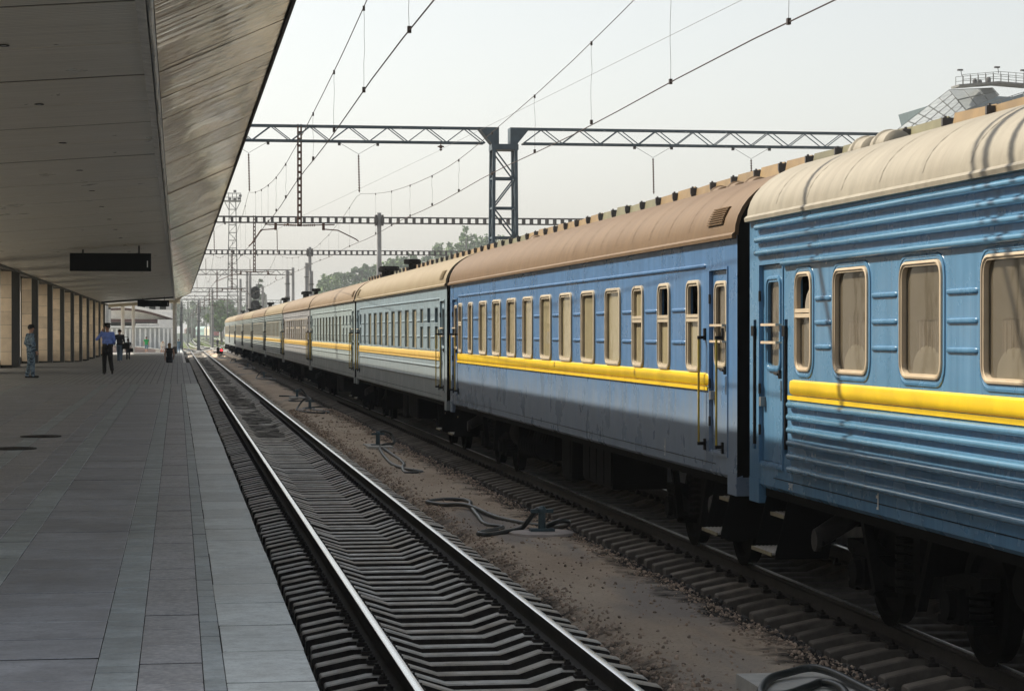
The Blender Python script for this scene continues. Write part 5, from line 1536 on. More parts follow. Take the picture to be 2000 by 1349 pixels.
# ---- annex building beyond the platform end
M['plaster'] = mat('plaster_white', (0.82, 0.81, 0.78), 0.8, var=0.08)
M['plaster_grey'] = mat('plaster_grey', (0.52, 0.52, 0.52), 0.8, var=0.1)
M['brown_steel'] = mat('brown_steel', (0.10, 0.06, 0.055), 0.6, var=0.2)
M['pink_stone'] = mat('pink_stone', (0.40, 0.30, 0.27), 0.7, var=0.15, vscale=2)
an = thing('station_annex', 'white annex with arched roof and pilastered grey wall beyond the platform end', 'building', (0, 300, -0.6))
mb = MB(); mb.box(-12, 0.3, 0, -0.55, 4, 3.6); mb.build('wall', M['plaster_grey'], an)
pm = MB(); pm.box(-0.12, -0.05, 0.9, 0.12, 0.295, 3.5); pme = pm.mesh('pilaster', M['plaster'])
for x in (-8.6, -8.0, -7.4, -6.8, -6.22, -5.6, -4.91, -4.2, -3.56, -2.95, -2.38, -1.77, -1.23, -0.7): obj('pilaster', pme, an, (x, 0, 0))
mb = MB(); mb.box(-12, -0.5, 3.62, -2.3, 4.2, 3.86); mb.build('cornice', M['plaster'], an)
mb = MB(); mb.box(-5.5, 0.2, 3.88, -2.4, 4.5, 4.2); mb.build('terrace_rail', M['gutter'], an)
mb = MB(); mb.box(-2.65, 6, 0, -0.5, 16, 4.75); mb.build('stair_block', M['plaster'], an)
arc = [(-9.0 + 8.6 * k / 14, 4.8 + 1.55 * math.sin(math.pi * (0.42 + 0.58 * k / 14)) - 0.0) for k in range(15)]
mb = MB(); mb.ext(arc + [(a, b - 0.32) for a, b in reversed(arc)], 'y', 8.0, 8.4); mb.build('arch_rib', M['brown_steel'], an)
mb = MB(); mb.ext([(a, b + 0.42) for a, b in arc] + [(a, b + 0.02) for a, b in reversed(arc)], 'y', 7.6, 22); mb.build('arched_roof', M['plaster'], an)
mb = MB(); mb.box(-9, 8.5, 4.4, -0.45, 8.9, 4.85); mb.build('tie_beam', M['brown_steel'], an)
mb = MB(); mb.box(-9, 9.2, 2.0, -2.7, 9.4, 4.39); mb.build('dark_glazing', M['glass_dark'], an)
for x in (-2.95, -0.6):
    mb = MB(); mb.box(x - 0.22, 8.0, 0, x + 0.22, 8.39, 4.6); mb.build('post', M['brown_steel'], an)
mb = MB(); mb.box(-9, 10, 4.9, -0.6, 20, 6.1); mb.build('gable', M['plaster'], an)
mb = MB(); mb.box(-14, 24, 0, -0.9, 40, 8.2); mb.build('rear_block', M['plaster_grey'], an)
for k in range(6):
    mb = MB(); mb.box(-10 + 1.5 * k, 23.9, 6.3, -9.1 + 1.5 * k, 23.99, 7.3); mb.build('window', M['glass_dark'], an)
t = thing('ramp_parapet', 'low pinkish stone parapet beside the sunlit path', 'wall', (0, 266, -0.6))
mb = MB(); mb.ext([(-9.0, 0), (-0.4, 0), (-0.4, 0.75), (-4.6, 1.3), (-9.0, 1.5)], 'y', 0, 0.4); mb.build('wall', M['pink_stone'], t)
mb = MB(); mb.ext([(-9.05, 1.5), (-4.6, 1.3), (-0.35, 0.75), (-0.35, 0.83), (-4.6, 1.38), (-9.05, 1.58)], 'y', -0.05, 0.45); mb.build('coping', M['plaster'], t)
mb = MB(); mb.box(-12, 245.004, -0.7, 0.62, 330, 0.05); tag(mb.build('far_path', M['pave_edge']), kind='structure')
# columns at the canopy end
def column(label, x, y, r, z1, zb, cuff):
    t = thing('round_column', label, 'column', (x, y, zb), group='columns at the canopy end')
    mb = MB(); mb.tube([(0, 0, 0), (0, 0, z1 - zb)], r, 18); mb.build('shaft', M['plaster'] if not cuff else M['concrete_light'], t, 40)
    mb = MB(); mb.lathe([(r * 1.06, 0), (r * 1.06, 0.75 if cuff else 0.15)], 18); mb.build('foot', M['gantry_dark'] if cuff else M['plaster'], t, 40)
    mb = MB(); mb.lathe([(r * 1.02, 0), (r * 1.25, 0.12)], 18, (0, 0, z1 - zb - 0.12)); mb.build('capital', M['plaster'], t, 40)
column('thick grey column with dark foot at the canopy end beside the track', -0.25, 232, 0.22, 5.6, 0.22, True)
column('white round column below the far train board', -4.64, 240, 0.17, 5.6, 0.22, False)
column('white round column next to the last stone piers', -5.75, 240, 0.19, 5.6, 0.22, False)
mb = MB(); mb.box(-9, 226.5, 5.62, 0.3, 246, 5.75); tag(mb.build('end_slab', M['cream']), 'cream roof slab carried by the columns past the canopy end', 'roof')

# ---- far rolling stock
M['loco_red'] = mat('loco_red', (0.5, 0.03, 0.035), 0.45, var=0.15)
M['loco_cream'] = mat('loco_cream', (0.62, 0.55, 0.42), 0.5, var=0.1)
M['teal'] = mat('teal_paint', (0.22, 0.36, 0.34), 0.5, var=0.15)
t = thing('electric_locomotive', 'small red fronted electric locomotive far down the line', 'locomotive', (13.2, 790, 0), R(7))
mb = MB(); mb.ext([(-1.55, 0.95), (1.55, 0.95), (1.55, 2.4), (1.2, 3.75), (0.8, 4.2), (-0.8, 4.2), (-1.2, 3.75), (-1.55, 2.4)], 'y', 0, 2.2); mb.build('cab', M['loco_red'], t)
mb = MB(); mb.ext([(-1.5, 0.95), (1.5, 0.95), (1.5, 3.4), (1.0, 4.0), (-1.0, 4.0), (-1.5, 3.4)], 'y', 2.204, 17); mb.build('body', M['loco_cream'], t)
mb = MB(); mb.ext([(-1.12, 2.35), (1.12, 2.35), (0.95, 3.5), (-0.95, 3.5)], 'y', -0.05, -0.004); mb.build('windscreen', M['glass_dark'], t)
for x in (-1.1, 1.1): mb = MB(); mb.lathe([(0.0, -0.12), (0.16, -0.11), (0.18, -0.004)], 12, (x, 0, 1.5), 'y'); mb.build('headlight', M['bright_steel'], t)
mb = MB(); mb.box(-1.4, 0.2, 0.25, 1.4, 16.5, 0.94); mb.build('bogie', M['dark_steel'], t)
mb = MB(); mb.box(-1.2, -0.5, 0.35, 1.2, -0.02, 0.8); mb.build('buffer_beam', M['dark_steel'], t)
mb = MB(); mb.tube([(-0.6, 4, 4.05), (0, 6, 4.9), (-0.6, 5, 5.6)], 0.05, 5); mb.tube([(0.6, 4, 4.05), (0, 6, 4.9), (0.6, 5, 5.6)], 0.05, 5); mb.bar((-0.8, 5, 5.6), (0.8, 5, 5.6), 0.08); mb.build('pantograph', M['gantry_dark'], t)
t = thing('parked_carriage', 'teal carriage behind the red locomotive', 'train car', (11.0, 808, 0), R(7))
mb = MB(); mb.ext([(-1.5, 1.0), (1.5, 1.0), (1.5, 3.5), (0.9, 4.2), (-0.9, 4.2), (-1.5, 3.5)], 'y', 0, 24); mb.build('body', M['teal'], t)
wm = MB(); wm.box(-0.02, -0.5, 2.1, 0.0, 0.5, 3.0); wme = wm.mesh('window', M['glass_dark'])
for k in range(9): obj('window', wme, t, (-1.505, 2.5 + 2.4 * k, 0))
mb = MB(); mb.box(-1.3, 0.5, 0.3, 1.3, 23.5, 0.99); mb.build('bogie', M['dark_steel'], t)
t = thing('parked_wagon', 'dark covered wagon on the far left siding', 'wagon', (4.2, 700, 0), R(2))
mb = MB(); mb.ext([(-1.5, 1.1), (1.5, 1.1), (1.5, 3.1), (0.8, 3.7), (-0.8, 3.7), (-1.5, 3.1)], 'y', 0, 14); mb.build('body', M['brown_steel'], t)
mb = MB(); mb.box(-1.3, 0.5, 0.3, 1.3, 13.5, 1.09); mb.build('bogie', M['dark_steel'], t)
t = thing('siding_wall', 'low white wall beside the far siding', 'wall', (0, 640, -0.6))
mb = MB(); mb.box(-2.2, 0, 0, 3.7, 0.5, 2.3); mb.build('wall', M['plaster'], t)
mb = MB(); mb.box(-2.3, -0.1, 2.3, 3.8, 0.6, 2.42); mb.build('coping', M['plaster_grey'], t)

# ---- yard tracks past the train and grass along them
def yard_track(pts):
    root = structure('yard_track')
    for s in (-RAIL, RAIL):
        mb = MB()
        for (xa, ya_), (xb, yb_) in zip(pts[:-1], pts[1:]): mb.bar((xa + s, ya_, -0.06), (xb + s, yb_, -0.06), 0.075, 0.16)
        mb.build('rail', M['rail_top_dull'], root)
yard_track([(2.54, 262), (4.6, 300), (7.0, 345), (9.0, 400), (11.0, 470), (12.8, 560), (13.4, 800)])
yard_track([(2.3, 285), (0.6, 320), (-1.5, 380), (-2.5, 500), (-2.5, 800)])
yard_track([(7.17, 290), (4.8, 335), (3.2, 390), (3.0, 500), (4.0, 800)])
n = 9000
gy = 300 + 560 * np.random.rand(n) ** 1.2; gx = np.random.uniform(-9, 26, n)
keep = (np.abs(gx - 2.54) > 1.6) & (np.abs(gx - 7.17) > 1.6) & (np.random.rand(n) < (gy - 280) / 300 + (gx > 9) * .5)
gx, gy = gx[keep], gy[keep]; n = len(gx)
hgt = np.random.uniform(.12, .55, n); wd = np.random.uniform(.15, .4, n); an_ = np.random.rand(n) * 3.14
V = np.stack([np.stack([gx - wd * np.cos(an_), gy - wd * np.sin(an_), np.full(n, -.63)], -1), np.stack([gx + wd * np.cos(an_), gy + wd * np.sin(an_), np.full(n, -.63)], -1), np.stack([gx + np.random.uniform(-.2, .2, n), gy + np.random.uniform(-.2, .2, n), -.6 + hgt], -1)], 1)
M['grass'] = leaf_material('grass_blades', (0.16, 0.20, 0.05))
tag(obj('grass', raw_mesh('grass', V.reshape(-1, 3), np.arange(3 * n).reshape(-1, 3), M['grass'])), 'yellow green grass and weeds between the far tracks', 'grass', kind='stuff')
# trackside clutter past the platform end: switch motors, boxes, timbers
clut = [(1.2, 262, 0.9, 0.5, 0.35), (5.1, 285, 1.1, 0.6, 0.4), (1.0, 305, 1.3, 0.5, 0.3), (5.6, 320, 0.8, 0.6, 0.5), (4.9, 352, 1.4, 0.6, 0.45), (6.6, 300, 1.0, 0.4, 0.3), (3.9, 375, 1.2, 0.5, 0.4), (8.2, 340, 1.0, 0.5, 0.6)]
for k, (x, y, a, b, c) in enumerate(clut):
    t = thing('point_motor', 'low grey point machine box beside the far switches, %s nearest the camera' % nums[k], 'equipment', (x, y, -0.6), group='point machines')
    mb = MB(); mb.box(-a / 2, -b / 2, 0, a / 2, b / 2, 0.3 + c * 0.5); mb.build('case', M['gutter'], t)
    mb = MB(); mb.box(-a / 2 - 0.03, -b / 2 - 0.03, 0.3 + c * 0.5, a / 2 + 0.03, b / 2 + 0.03, 0.38 + c * 0.5); mb.build('lid', M['gantry_grey'], t)
    mb = MB(); mb.bar((a / 2, 0, 0.25), (a / 2 + 1.1, 0, 0.35), 0.05); mb.build('rod', M['dark_steel'], t)
# ================================================================== HYDRANTS AND HOSES BETWEEN THE TRACKS
def spline(pts, n=6):
    P = [Vector(p) for p in pts]; P = [P[0] * 2 - P[1]] + P + [P[-1] * 2 - P[-2]]
    out = []
    for i in range(1, len(P) - 2):
        a, b, c, d = P[i - 1:i + 3]
        for k in range(n):
            t = k / n
            out.append(0.5 * ((2 * b) + (c - a) * t + (2 * a - 5 * b + 4 * c - d) * t * t + (3 * b - a - 3 * c + d) * t ** 3))
    out.append(P[-2]); return out
GZ = -0.245
def hydrant(label, x, y, slab, hoses, post=True, rim=None, r=0.036):
    t = thing('water_hydrant', label, 'hydrant', (x, y, GZ), group='water hydrants with hoses between the tracks')
    mb = MB()
    if slab == 'round': mb.lathe([(0.46, -0.05), (0.45, 0.035), (0.42, 0.045), (0.0, 0.05)], 28)
    else:
        a, b, h = slab; mb.ext([(-a / 2, -0.08), (a / 2, -0.08), (a / 2 - 0.01, h), (-a / 2 + 0.01, h)], 'y', -b / 2, b / 2)
    mb.build('cover_slab', M['concrete_light'] if slab != 'round' else M['concrete_pink'], t, 30)
    if post:
        mb = MB(); mb.box(-0.17, -0.1, 0.05, 0.17, 0.1, 0.085); mb.lathe([(0.055, 0.08), (0.05, 0.3), (0.065, 0.31), (0.065, 0.36), (0.03, 0.4)], 12); mb.bar((-0.16, 0, 0.33), (0.16, 0, 0.33), 0.05)
        mb.build('standpipe', M['standpipe'], t, 35)
    for pts in hoses:
        mb = MB(); mb.tube(spline(pts), r, 8); mb.build('hose', M['hose'], t, 60)
    return t
M['concrete_pink'] = mat('concrete_pink', (0.46, 0.41, 0.385), 0.85, var=0.2, vscale=5, bump=0.2)
M['standpipe'] = mat('standpipe_paint', (0.05, 0.09, 0.11), 0.4, var=0.3, vscale=8)
z = 0.03
# nearest: pale concrete slab with a big hose loop, cut by the lower edge
hydrant('pale square concrete slab with thick hose loop at the lower right edge', 4.82, 16.55, (0.86, 1.25, 0.13),
        [[(0.30, -0.75, 0.17), (0.29, -0.35, 0.17), (0.24, 0.12, 0.19), (0.13, 0.38, 0.2), (-0.08, 0.30, 0.18), (-0.27, 0.12, 0.17), (-0.44, -0.25, 0.16), (-0.50, -0.5, 0.14), (-0.36, -0.6, 0.16), (-0.1, -0.3, 0.16), (0.06, -0.16, 0.17), (0.12, -0.45, 0.17), (0.1, -0.9, 0.1), (0.3, -1.3, 0.03)]], post=False, r=0.033)
X0, Y0 = 5.06, 30.7
L_ = lambda pts: [(a - X0, b - Y0, c) for a, b, c in pts]
hydrant('round cover with blue standpipe and long looped hose, second hydrant from the camera', X0, Y0, 'round',
        [L_([(5.06, 30.7, 0.36), (4.98, 30.75, 0.33), (4.90, 30.9, 0.18), (4.80, 31.0, 0.06), (4.5, 30.75, z), (4.24, 30.45, z), (4.15, 30.62, z), (4.3, 30.95, z), (4.62, 31.5, z), (4.5, 31.8, z), (4.45, 32.3, z), (4.53, 33.4, z), (4.6, 34.7, z + 0.02), (4.7, 35.7, z), (4.78, 36.3, z), (4.7, 36.8, z), (4.4, 36.9, z), (4.08, 36.4, z), (4.25, 35.8, z), (4.55, 35.0, z + 0.05), (4.78, 33.3, z), (4.98, 32.3, z), (5.2, 31.7, z), (5.42, 31.2, 0.06), (5.45, 30.75, 0.16), (5.3, 30.55, 0.2), (5.16, 30.75, 0.12), (5.2, 31.1, z)])])
X0, Y0 = 4.86, 54.2
hydrant('pale slab with standpipe and pointed hose loop, third hydrant from the camera', X0, Y0, (0.62, 1.5, 0.06),
        [L_([(4.86, 54.2, 0.36), (5.0, 54.3, 0.4), (5.22, 54.6, 0.3), (5.26, 54.3, 0.1), (5.0, 54.0, 0.08), (4.83, 53.4, z), (4.6, 49.5, z), (4.5, 46.8, z), (4.6, 45.2, z), (4.85, 44.2, z), (4.5, 43.9, z), (4.6, 45.6, z), (4.78, 47.2, z), (4.86, 50.5, z), (4.9, 53.4, z)])])
def std_hoses(f, m):
    return [[(0, 0, 0.36), (-0.18 * m, 0.2, 0.4), (-0.42 * m, 0.1, 0.12), (-0.5 * m, -0.6 * f, z), (-0.2 * m, -1.7 * f, z), (0.3 * m, -2.2 * f, z), (0.5 * m, -1.6 * f, z), (0.1 * m, -0.6 * f, z), (-0.2 * m, 0.5 * f, z), (0.2 * m, 1.4 * f, z), (0.6 * m, 1.6 * f, z)]]
for k, (x, y, s, m) in enumerate(((4.72, 80.0, 'round', 1), (4.98, 93.5, (0.62, 1.4, 0.08), -1), (5.16, 134, 'round', 1), (5.3, 170, (0.62, 1.4, 0.08), -1), (5.15, 200, 'round', 1), (4.7, 232, (0.6, 1.4, 0.08), 1))):
    hydrant('dark hose coil on a small slab between the tracks, %s hydrant from the camera' % nums[3 + k], x, y, s, std_hoses(1.6 + 0.4 * k, m), r=0.033)

# ================================================================== PEOPLE
def seg_dist(P, a, b, ra, rb):
    a = np.array(a); b = np.array(b); d = b - a; L2 = max(float(d @ d), 1e-9)
    t = np.clip(((P - a) @ d) / L2, 0, 1)
    return np.linalg.norm(P - (a + t[:, None] * d), axis=1) - (ra + (rb - ra) * t)
def person(name_label, cat_loc, rz, J, mats, zone, scale=1.0, voxel=0.011, extra=None, belly=0.0, group='people on the platform and tracks'):
    """J: joints in metres, x right, y forward, z up; zone: segment -> material index"""
    segs = []
    def S(z_, a, b, ra, rb): segs.append((z_, a, b, ra, rb))
    hip, chest, neck, head = J['hip'], J['chest'], J['neck'], J['head']
    S('pelvis', (hip[0] - 0.07, hip[1], hip[2]), (hip[0] + 0.07, hip[1], hip[2]), 0.115, 0.115)
    mid = tuple((hip[i] + chest[i]) / 2 for i in range(3)); mid = (mid[0], mid[1] + belly * 0.5, mid[2])
    S('torso', (mid[0] - 0.05, mid[1], mid[2]), (mid[0] + 0.05, mid[1], mid[2]), 0.125 + belly, 0.125 + belly)
    S('torso', (chest[0] - 0.075, chest[1], chest[2]), (chest[0] + 0.075, chest[1], chest[2]), 0.135, 0.135)
    S('torso', mid, chest, 0.13 + belly * 0.6, 0.13); S('pelvis', hip, mid, 0.13, 0.125 + belly)
    S('torso', J['shL'], J['shR'], 0.062, 0.062)
    S('neck', tuple(chest[i] * 0.3 + neck[i] * 0.7 for i in range(3)), tuple(neck[i] * 0.5 + head[i] * 0.5 for i in range(3)), 0.058, 0.054)
    S('head', (head[0], head[1] - 0.012, head[2] + 0.025), (head[0], head[1] + 0.012, head[2] + 0.03), 0.092, 0.088)
    f = J.get('face', (0, 1, 0))
    S('head', (head[0], head[1], head[2] - 0.02), (head[0] + f[0] * 0.035, head[1] + f[1] * 0.035, head[2] - 0.075), 0.075, 0.045)
    S('nose', (head[0] + f[0] * 0.09, head[1] + f[1] * 0.09, head[2] + 0.01), (head[0] + f[0] * 0.108, head[1] + f[1] * 0.108, head[2] - 0.018), 0.012, 0.016)
    r_ = (f[1], -f[0], 0)
    for s in (-1, 1): S('ear', (head[0] + s * r_[0] * 0.085, head[1] + s * r_[1] * 0.085, head[2] - 0.005), (head[0] + s * r_[0] * 0.095, head[1] + s * r_[1] * 0.095, head[2] + 0.03), 0.014, 0.018)
    for q in 'LR':
        S('upperarm', J['sh' + q], J['el' + q], 0.062, 0.05); S('forearm', J['el' + q], J['wr' + q], 0.044, 0.03)
        w = Vector(J['wr' + q]); e = Vector(J['el' + q]); d = (w - e).normalized()
        side = d.cross(Vector((0, 1, 0.2))).normalized() if abs(d.y) < 0.9 else d.cross(Vector((0, 0, 1))).normalized()
        fwd = side.cross(d).normalized(); curl = side * (0.4 if q == 'L' else -0.4)
        p = w + d * 0.085
        S('hand', tuple(w), tuple(p), 0.028, 0.034)
        for k, ln in enumerate((0.065, 0.075, 0.07, 0.055)):
            b0 = p + fwd * (0.033 - 0.022 * k); k1 = b0 + d * ln * 0.5; k2 = k1 + (d + curl).normalized() * ln * 0.55
            S('hand', tuple(b0), tuple(k1), 0.0115, 0.0105); S('hand', tuple(k1), tuple(k2), 0.0105, 0.009)
        th = w + d * 0.025 + fwd * 0.03; t2 = th + (d * 0.7 + fwd * 0.7).normalized() * 0.05
        S('hand', tuple(th), tuple(t2), 0.014, 0.0115); S('hand', tuple(t2), tuple(t2 + d * 0.03), 0.0115, 0.01)
        lw_ = 1.0 if zone.get('shin') else 0.0
        S('thigh', J['hj' + q], J['kn' + q], 0.092 + 0.012 * lw_, 0.064 + 0.022 * lw_); S('shin', J['kn' + q], J['an' + q], 0.06 + 0.022 * lw_, 0.042 + 0.026 * lw_)
        a_, t_ = J['an' + q], J['to' + q]
        S('shoe', (a_[0], a_[1] - 0.035, a_[2] - 0.045), (t_[0], t_[1], t_[2]), 0.043, 0.037); S('shoe', a_, (a_[0], a_[1] - 0.02, a_[2] - 0.04), 0.045, 0.045)
    mb = MB()
    for z_, a, b, ra, rb in segs:
        A, B = Vector(a), Vector(b)
        mb.ell(A, (ra,) * 3, 10, 7); mb.ell(B, (rb,) * 3, 10, 7)
        if (B - A).length > 1e-4: mb.cyl(A, B, ra, rb, 10)
    tmp = mb.mesh('tmp', [], None)
    o = bpy.data.objects.new('tmp', tmp); COL.objects.link(o)
    md = o.modifiers.new('r', 'REMESH'); md.mode = 'VOXEL'; md.voxel_size = voxel
    sm = o.modifiers.new('s', 'SMOOTH'); sm.factor = 0.5; sm.iterations = 3
    dg = bpy.context.evaluated_depsgraph_get()
    me = bpy.data.meshes.new_from_object(o.evaluated_get(dg)); bpy.data.objects.remove(o)
    me.name = 'body'; me.materials.clear()
    for m_ in mats: me.materials.append(m_)
    n = len(me.polygons); C = np.empty(n * 3, dtype=np.float32); me.polygons.foreach_get('center', C); C = C.reshape(-1, 3)
    best = np.full(n, 1e9); mi = np.zeros(n, dtype=np.int32)
    for z_, a, b, ra, rb in segs:
        d = seg_dist(C, a, b, ra, rb); w = d < best
        best[w] = d[w]; mi[w] = zone.get(z_, 0)
    if 'waist' in zone:       # shirt hem above the trousers
        hz, a, b = zone['waist']; m1 = (mi == zone['torso']) & (C[:, 2] < hz); mi[m1] = b
        m2 = (mi == b) & (C[:, 2] >= hz) & (np.abs(C[:, 0] - hip[0]) < 0.2); mi[m2] = a
    if 'sleeve' in zone:
        frac, sk = zone['sleeve']
        for q in 'LR':
            a = np.array(J['sh' + q]); b = np.array(J['el' + q]); dd = b - a
            tt = ((C - a) @ dd) / (dd @ dd)
            near = seg_dist(C, a, b, 0.056, 0.045) < 0.03
            mi[near & (tt > frac) & (mi == zone['upperarm'])] = sk
    me.polygons.foreach_set('material_index', mi); me.polygons.foreach_set('use_smooth', np.ones(n, dtype=bool)); me.update()
    loc, lab = cat_loc, name_label
    t = thing('person', lab, 'person', loc, rz, group); t.scale = (scale,) * 3
    obj('body', me, t)
    for s in (-1, 1):       # eyes
        ex = MB(); ex.ell((head[0] + f[0] * 0.085 + s * r_[0] * 0.033, head[1] + f[1] * 0.085 + s * r_[1] * 0.033, head[2] + 0.025), (0.011, 0.011, 0.008), 8, 6); ex.build('eye', M['black'], t)
    if extra: extra(t, J)
    return t
def stand(**kw):
    J = dict(hip=(0, 0, 0.96), chest=(0, -0.01, 1.30), neck=(0, -0.01, 1.49), head=(0, 0.015, 1.635), face=(0, 1, 0),
             shL=(-0.185, -0.02, 1.43), elL=(-0.25, -0.05, 1.14), wrL=(-0.24, 0.05, 0.9), shR=(0.185, -0.02, 1.43), elR=(0.25, -0.05, 1.14), wrR=(0.24, 0.05, 0.9),
             hjL=(-0.09, 0, 0.92), knL=(-0.1, 0.02, 0.5), anL=(-0.105, -0.02, 0.09), toL=(-0.12, 0.15, 0.04), hjR=(0.09, 0, 0.92), knR=(0.1, 0.02, 0.5), anR=(0.105, -0.02, 0.09), toR=(0.12, 0.15, 0.04))
    J.update(kw); return J
def walk(step=0.2, **kw):
    return stand(**{**dict(knL=(-0.09, 0.16, 0.52), anL=(-0.09, step, 0.1), toL=(-0.1, step + 0.17, 0.06), knR=(0.09, -0.02, 0.5), anR=(0.09, -step - 0.05, 0.14), toR=(0.1, -step + 0.11, 0.04), wrL=(-0.24, -0.1, 0.92), wrR=(0.24, 0.16, 0.94)), **kw})
skin = mat('skin', (0.42, 0.24, 0.17), 0.55, var=0.06)
def cloth(name, c, **kw): return mat(name, c, 0.85, var=0.2, vscale=9, bump=0.5, bscale=14, dist=0.03, **kw)
def camo():
    m, nt, b = new_mat('camouflage')
    p = position(nt, (1.0, 1.0, 2.6)); n1 = noise(nt, p, 5.5, 3, 0.6)
    c = ramp(nt, n1, [(0.0, (0.02, 0.035, 0.06)), (0.42, (0.09, 0.16, 0.24)), (0.5, (0.30, 0.40, 0.50)), (0.57, (0.03, 0.05, 0.08)), (0.63, (0.17, 0.26, 0.36))], 'CONSTANT')
    nt.links.new(c, b.inputs['Base Color']); b.inputs['Roughness'].default_value = 0.9
    nt.links.new(bumpn(nt, noise(nt, position(nt), 12, 3, 0.5), 0.5, 0.03), b.inputs['Normal']); return m
def striped():
    m, nt, b = new_mat('striped_shirt')
    g = position(nt); s = nt.nodes.new('ShaderNodeSeparateXYZ'); nt.links.new(g, s.inputs[0])
    f = mathn(nt, 'PINGPONG', s.outputs['Z'], 0.055)
    nt.links.new(mixc(nt, mathn(nt, 'GREATER_THAN', f, 0.03), (0.02, 0.025, 0.03), (0.6, 0.6, 0.58)), b.inputs['Base Color']); b.inputs['Roughness'].default_value = 0.9; return m
black_c = cloth('cloth_black', (0.012, 0.012, 0.014)); blue_c = cloth('cloth_sky_blue', (0.2, 0.31, 0.78)); navy_c = cloth('cloth_navy', (0.02, 0.024, 0.035))
jean_c = cloth('cloth_denim', (0.13, 0.19, 0.28)); green_c = cloth('cloth_green', (0.03, 0.30, 0.10)); short_c = cloth('cloth_grey_blue', (0.12, 0.2, 0.26)); white_c = cloth('cloth_white', (0.62, 0.58, 0.54)); camo_c = camo(); stripe_c = striped()
dark_hair = mat('hair_dark', (0.018, 0.014, 0.012), 0.6, var=0.2); fair_hair = mat('hair_fair', (0.30, 0.19, 0.09), 0.6, var=0.25, vscale=20)
shoe_b = mat('shoe_black', (0.012, 0.012, 0.012), 0.35, var=0.1); shoe_w = mat('shoe_white', (0.55, 0.55, 0.55), 0.6, var=0.1)
def hair_cap(mt, back=0.0, long=False):
    def f(t, J):
        h = J['head']; fc = J.get('face', (0, 1, 0)); mb = MB()
        mb.ell((h[0] - fc[0] * 0.02, h[1] - fc[1] * 0.02, h[2] + 0.05), (0.098, 0.104, 0.085), 16, 10)
        if long: mb.ell((h[0] - fc[0] * 0.045, h[1] - fc[1] * 0.045, h[2] - 0.06), (0.09, 0.062, 0.15), 14, 10)
        mb.build('hair', mt, t, 60)
    return f
def peaked_cap(t, J):
    hair_cap(dark_hair)(t, J)
    h = J['head']; fc = J['face']; mb = MB()
    mb.lathe([(0.10, 0.045), (0.106, 0.095), (0.128, 0.125), (0.132, 0.14), (0.1, 0.165), (0.0, 0.172)], 20, (h[0], h[1], h[2])); mb.build('cap', black_c, t, 50)
    mb = MB(); mb.ext([(-0.085, 0.075), (-0.06, 0.135), (0, 0.16), (0.06, 0.135), (0.085, 0.075), (0, 0.06)], 'z', 0.045, 0.055)
    a = math.atan2(-fc[0], fc[1]); v = mb.build('visor', shoe_b, t); v.location = (h[0], h[1], h[2]); v.rotation_euler = (R(-14), 0, a)
def ball_cap(t, J):
    hair_cap(dark_hair)(t, J)
    h = J['head']; fc = J['face']; mb = MB()
    mb.lathe([(0.112, 0.03), (0.112, 0.08), (0.10, 0.12), (0.06, 0.15), (0.0, 0.158)], 18, (h[0], h[1], h[2])); mb.build('cap', black_c, t, 50)
    mb = MB(); mb.ext([(-0.075, 0.08), (-0.06, 0.15), (0, 0.185), (0.06, 0.15), (0.075, 0.08)], 'z', 0.038, 0.05)
    a = math.atan2(-fc[0], fc[1]); v = mb.build('visor', black_c, t); v.location = (h[0], h[1], h[2]); v.rotation_euler = (R(-10), 0, a)
Z0 = dict(neck=0, head=0, nose=0, ear=0, hand=0, torso=1, upperarm=1, forearm=1, pelvis=2, thigh=2, shin=2, shoe=3)
def belt(t, J):
    peaked_cap(t, J)
    mb = MB(); hp = J['hip']; mb.lathe([(0.178, 0.0), (0.182, 0.055)], 20, (hp[0], hp[1], hp[2] + 0.05)); mb.v = [(x, y * 0.74, z_) for x, y, z_ in mb.v]; mb.build('belt', shoe_b, t, 50)
    mb = MB(); mb.box(0.15, -0.02, hp[2] + 0.0, 0.21, 0.06, hp[2] + 0.1); mb.build('pouch', shoe_b, t)
# guard in camouflage: faces right, looks along the platform
person('guard in grey blue camouflage uniform and black cap standing by the piers', (-4.83, 75.4, PZ + 0.001), R(-62),
       stand(hip=(0, 0, 0.95), chest=(0, -0.03, 1.29), head=(0.0, 0.02, 1.63), face=(-0.1, 0.995, 0), elL=(-0.25, -0.08, 1.15), wrL=(-0.2, 0.1, 0.95), elR=(0.26, -0.08, 1.14), wrR=(0.24, 0.08, 0.9), anL=(-0.13, -0.08, 0.09), toL=(-0.16, 0.1, 0.04), anR=(0.12, 0.02, 0.09), toR=(0.14, 0.2, 0.04)),
       [skin, camo_c, camo_c, shoe_b], Z0, 1.0, 0.009, ball_cap, 0.03)
person('police officer in light blue shirt, peaked cap and black trousers seen from behind', (-2.5, 81.5, PZ + 0.001), R(10),
       walk(0.1, chest=(0, -0.02, 1.31), face=(-0.55, 0.83, 0), elL=(-0.36, 0.1, 1.22), wrL=(-0.17, 0.16, 1.5), elR=(0.24, -0.02, 1.15), wrR=(0.2, 0.16, 1.0), knL=(-0.1, 0.03, 0.5), anL=(-0.11, -0.02, 0.09), toL=(-0.13, 0.15, 0.04), knR=(0.11, 0.02, 0.5), anR=(0.13, -0.22, 0.16), toR=(0.15, -0.1, 0.04)),
       [skin, blue_c, black_c, shoe_b], dict(Z0, sleeve=(2.0, 0), waist=(1.02, 1, 2)), 1.03, 0.009, belt, 0.02)
zj = plat_z(120)
person('man in dark jacket and jeans walking away beside the police officer', (-3.05, 120.5, zj + 0.01), R(-6), walk(0.16), [skin, navy_c, jean_c, shoe_w], dict(Z0, waist=(0.93, 1, 2)), 1.0, 0.012, hair_cap(dark_hair))
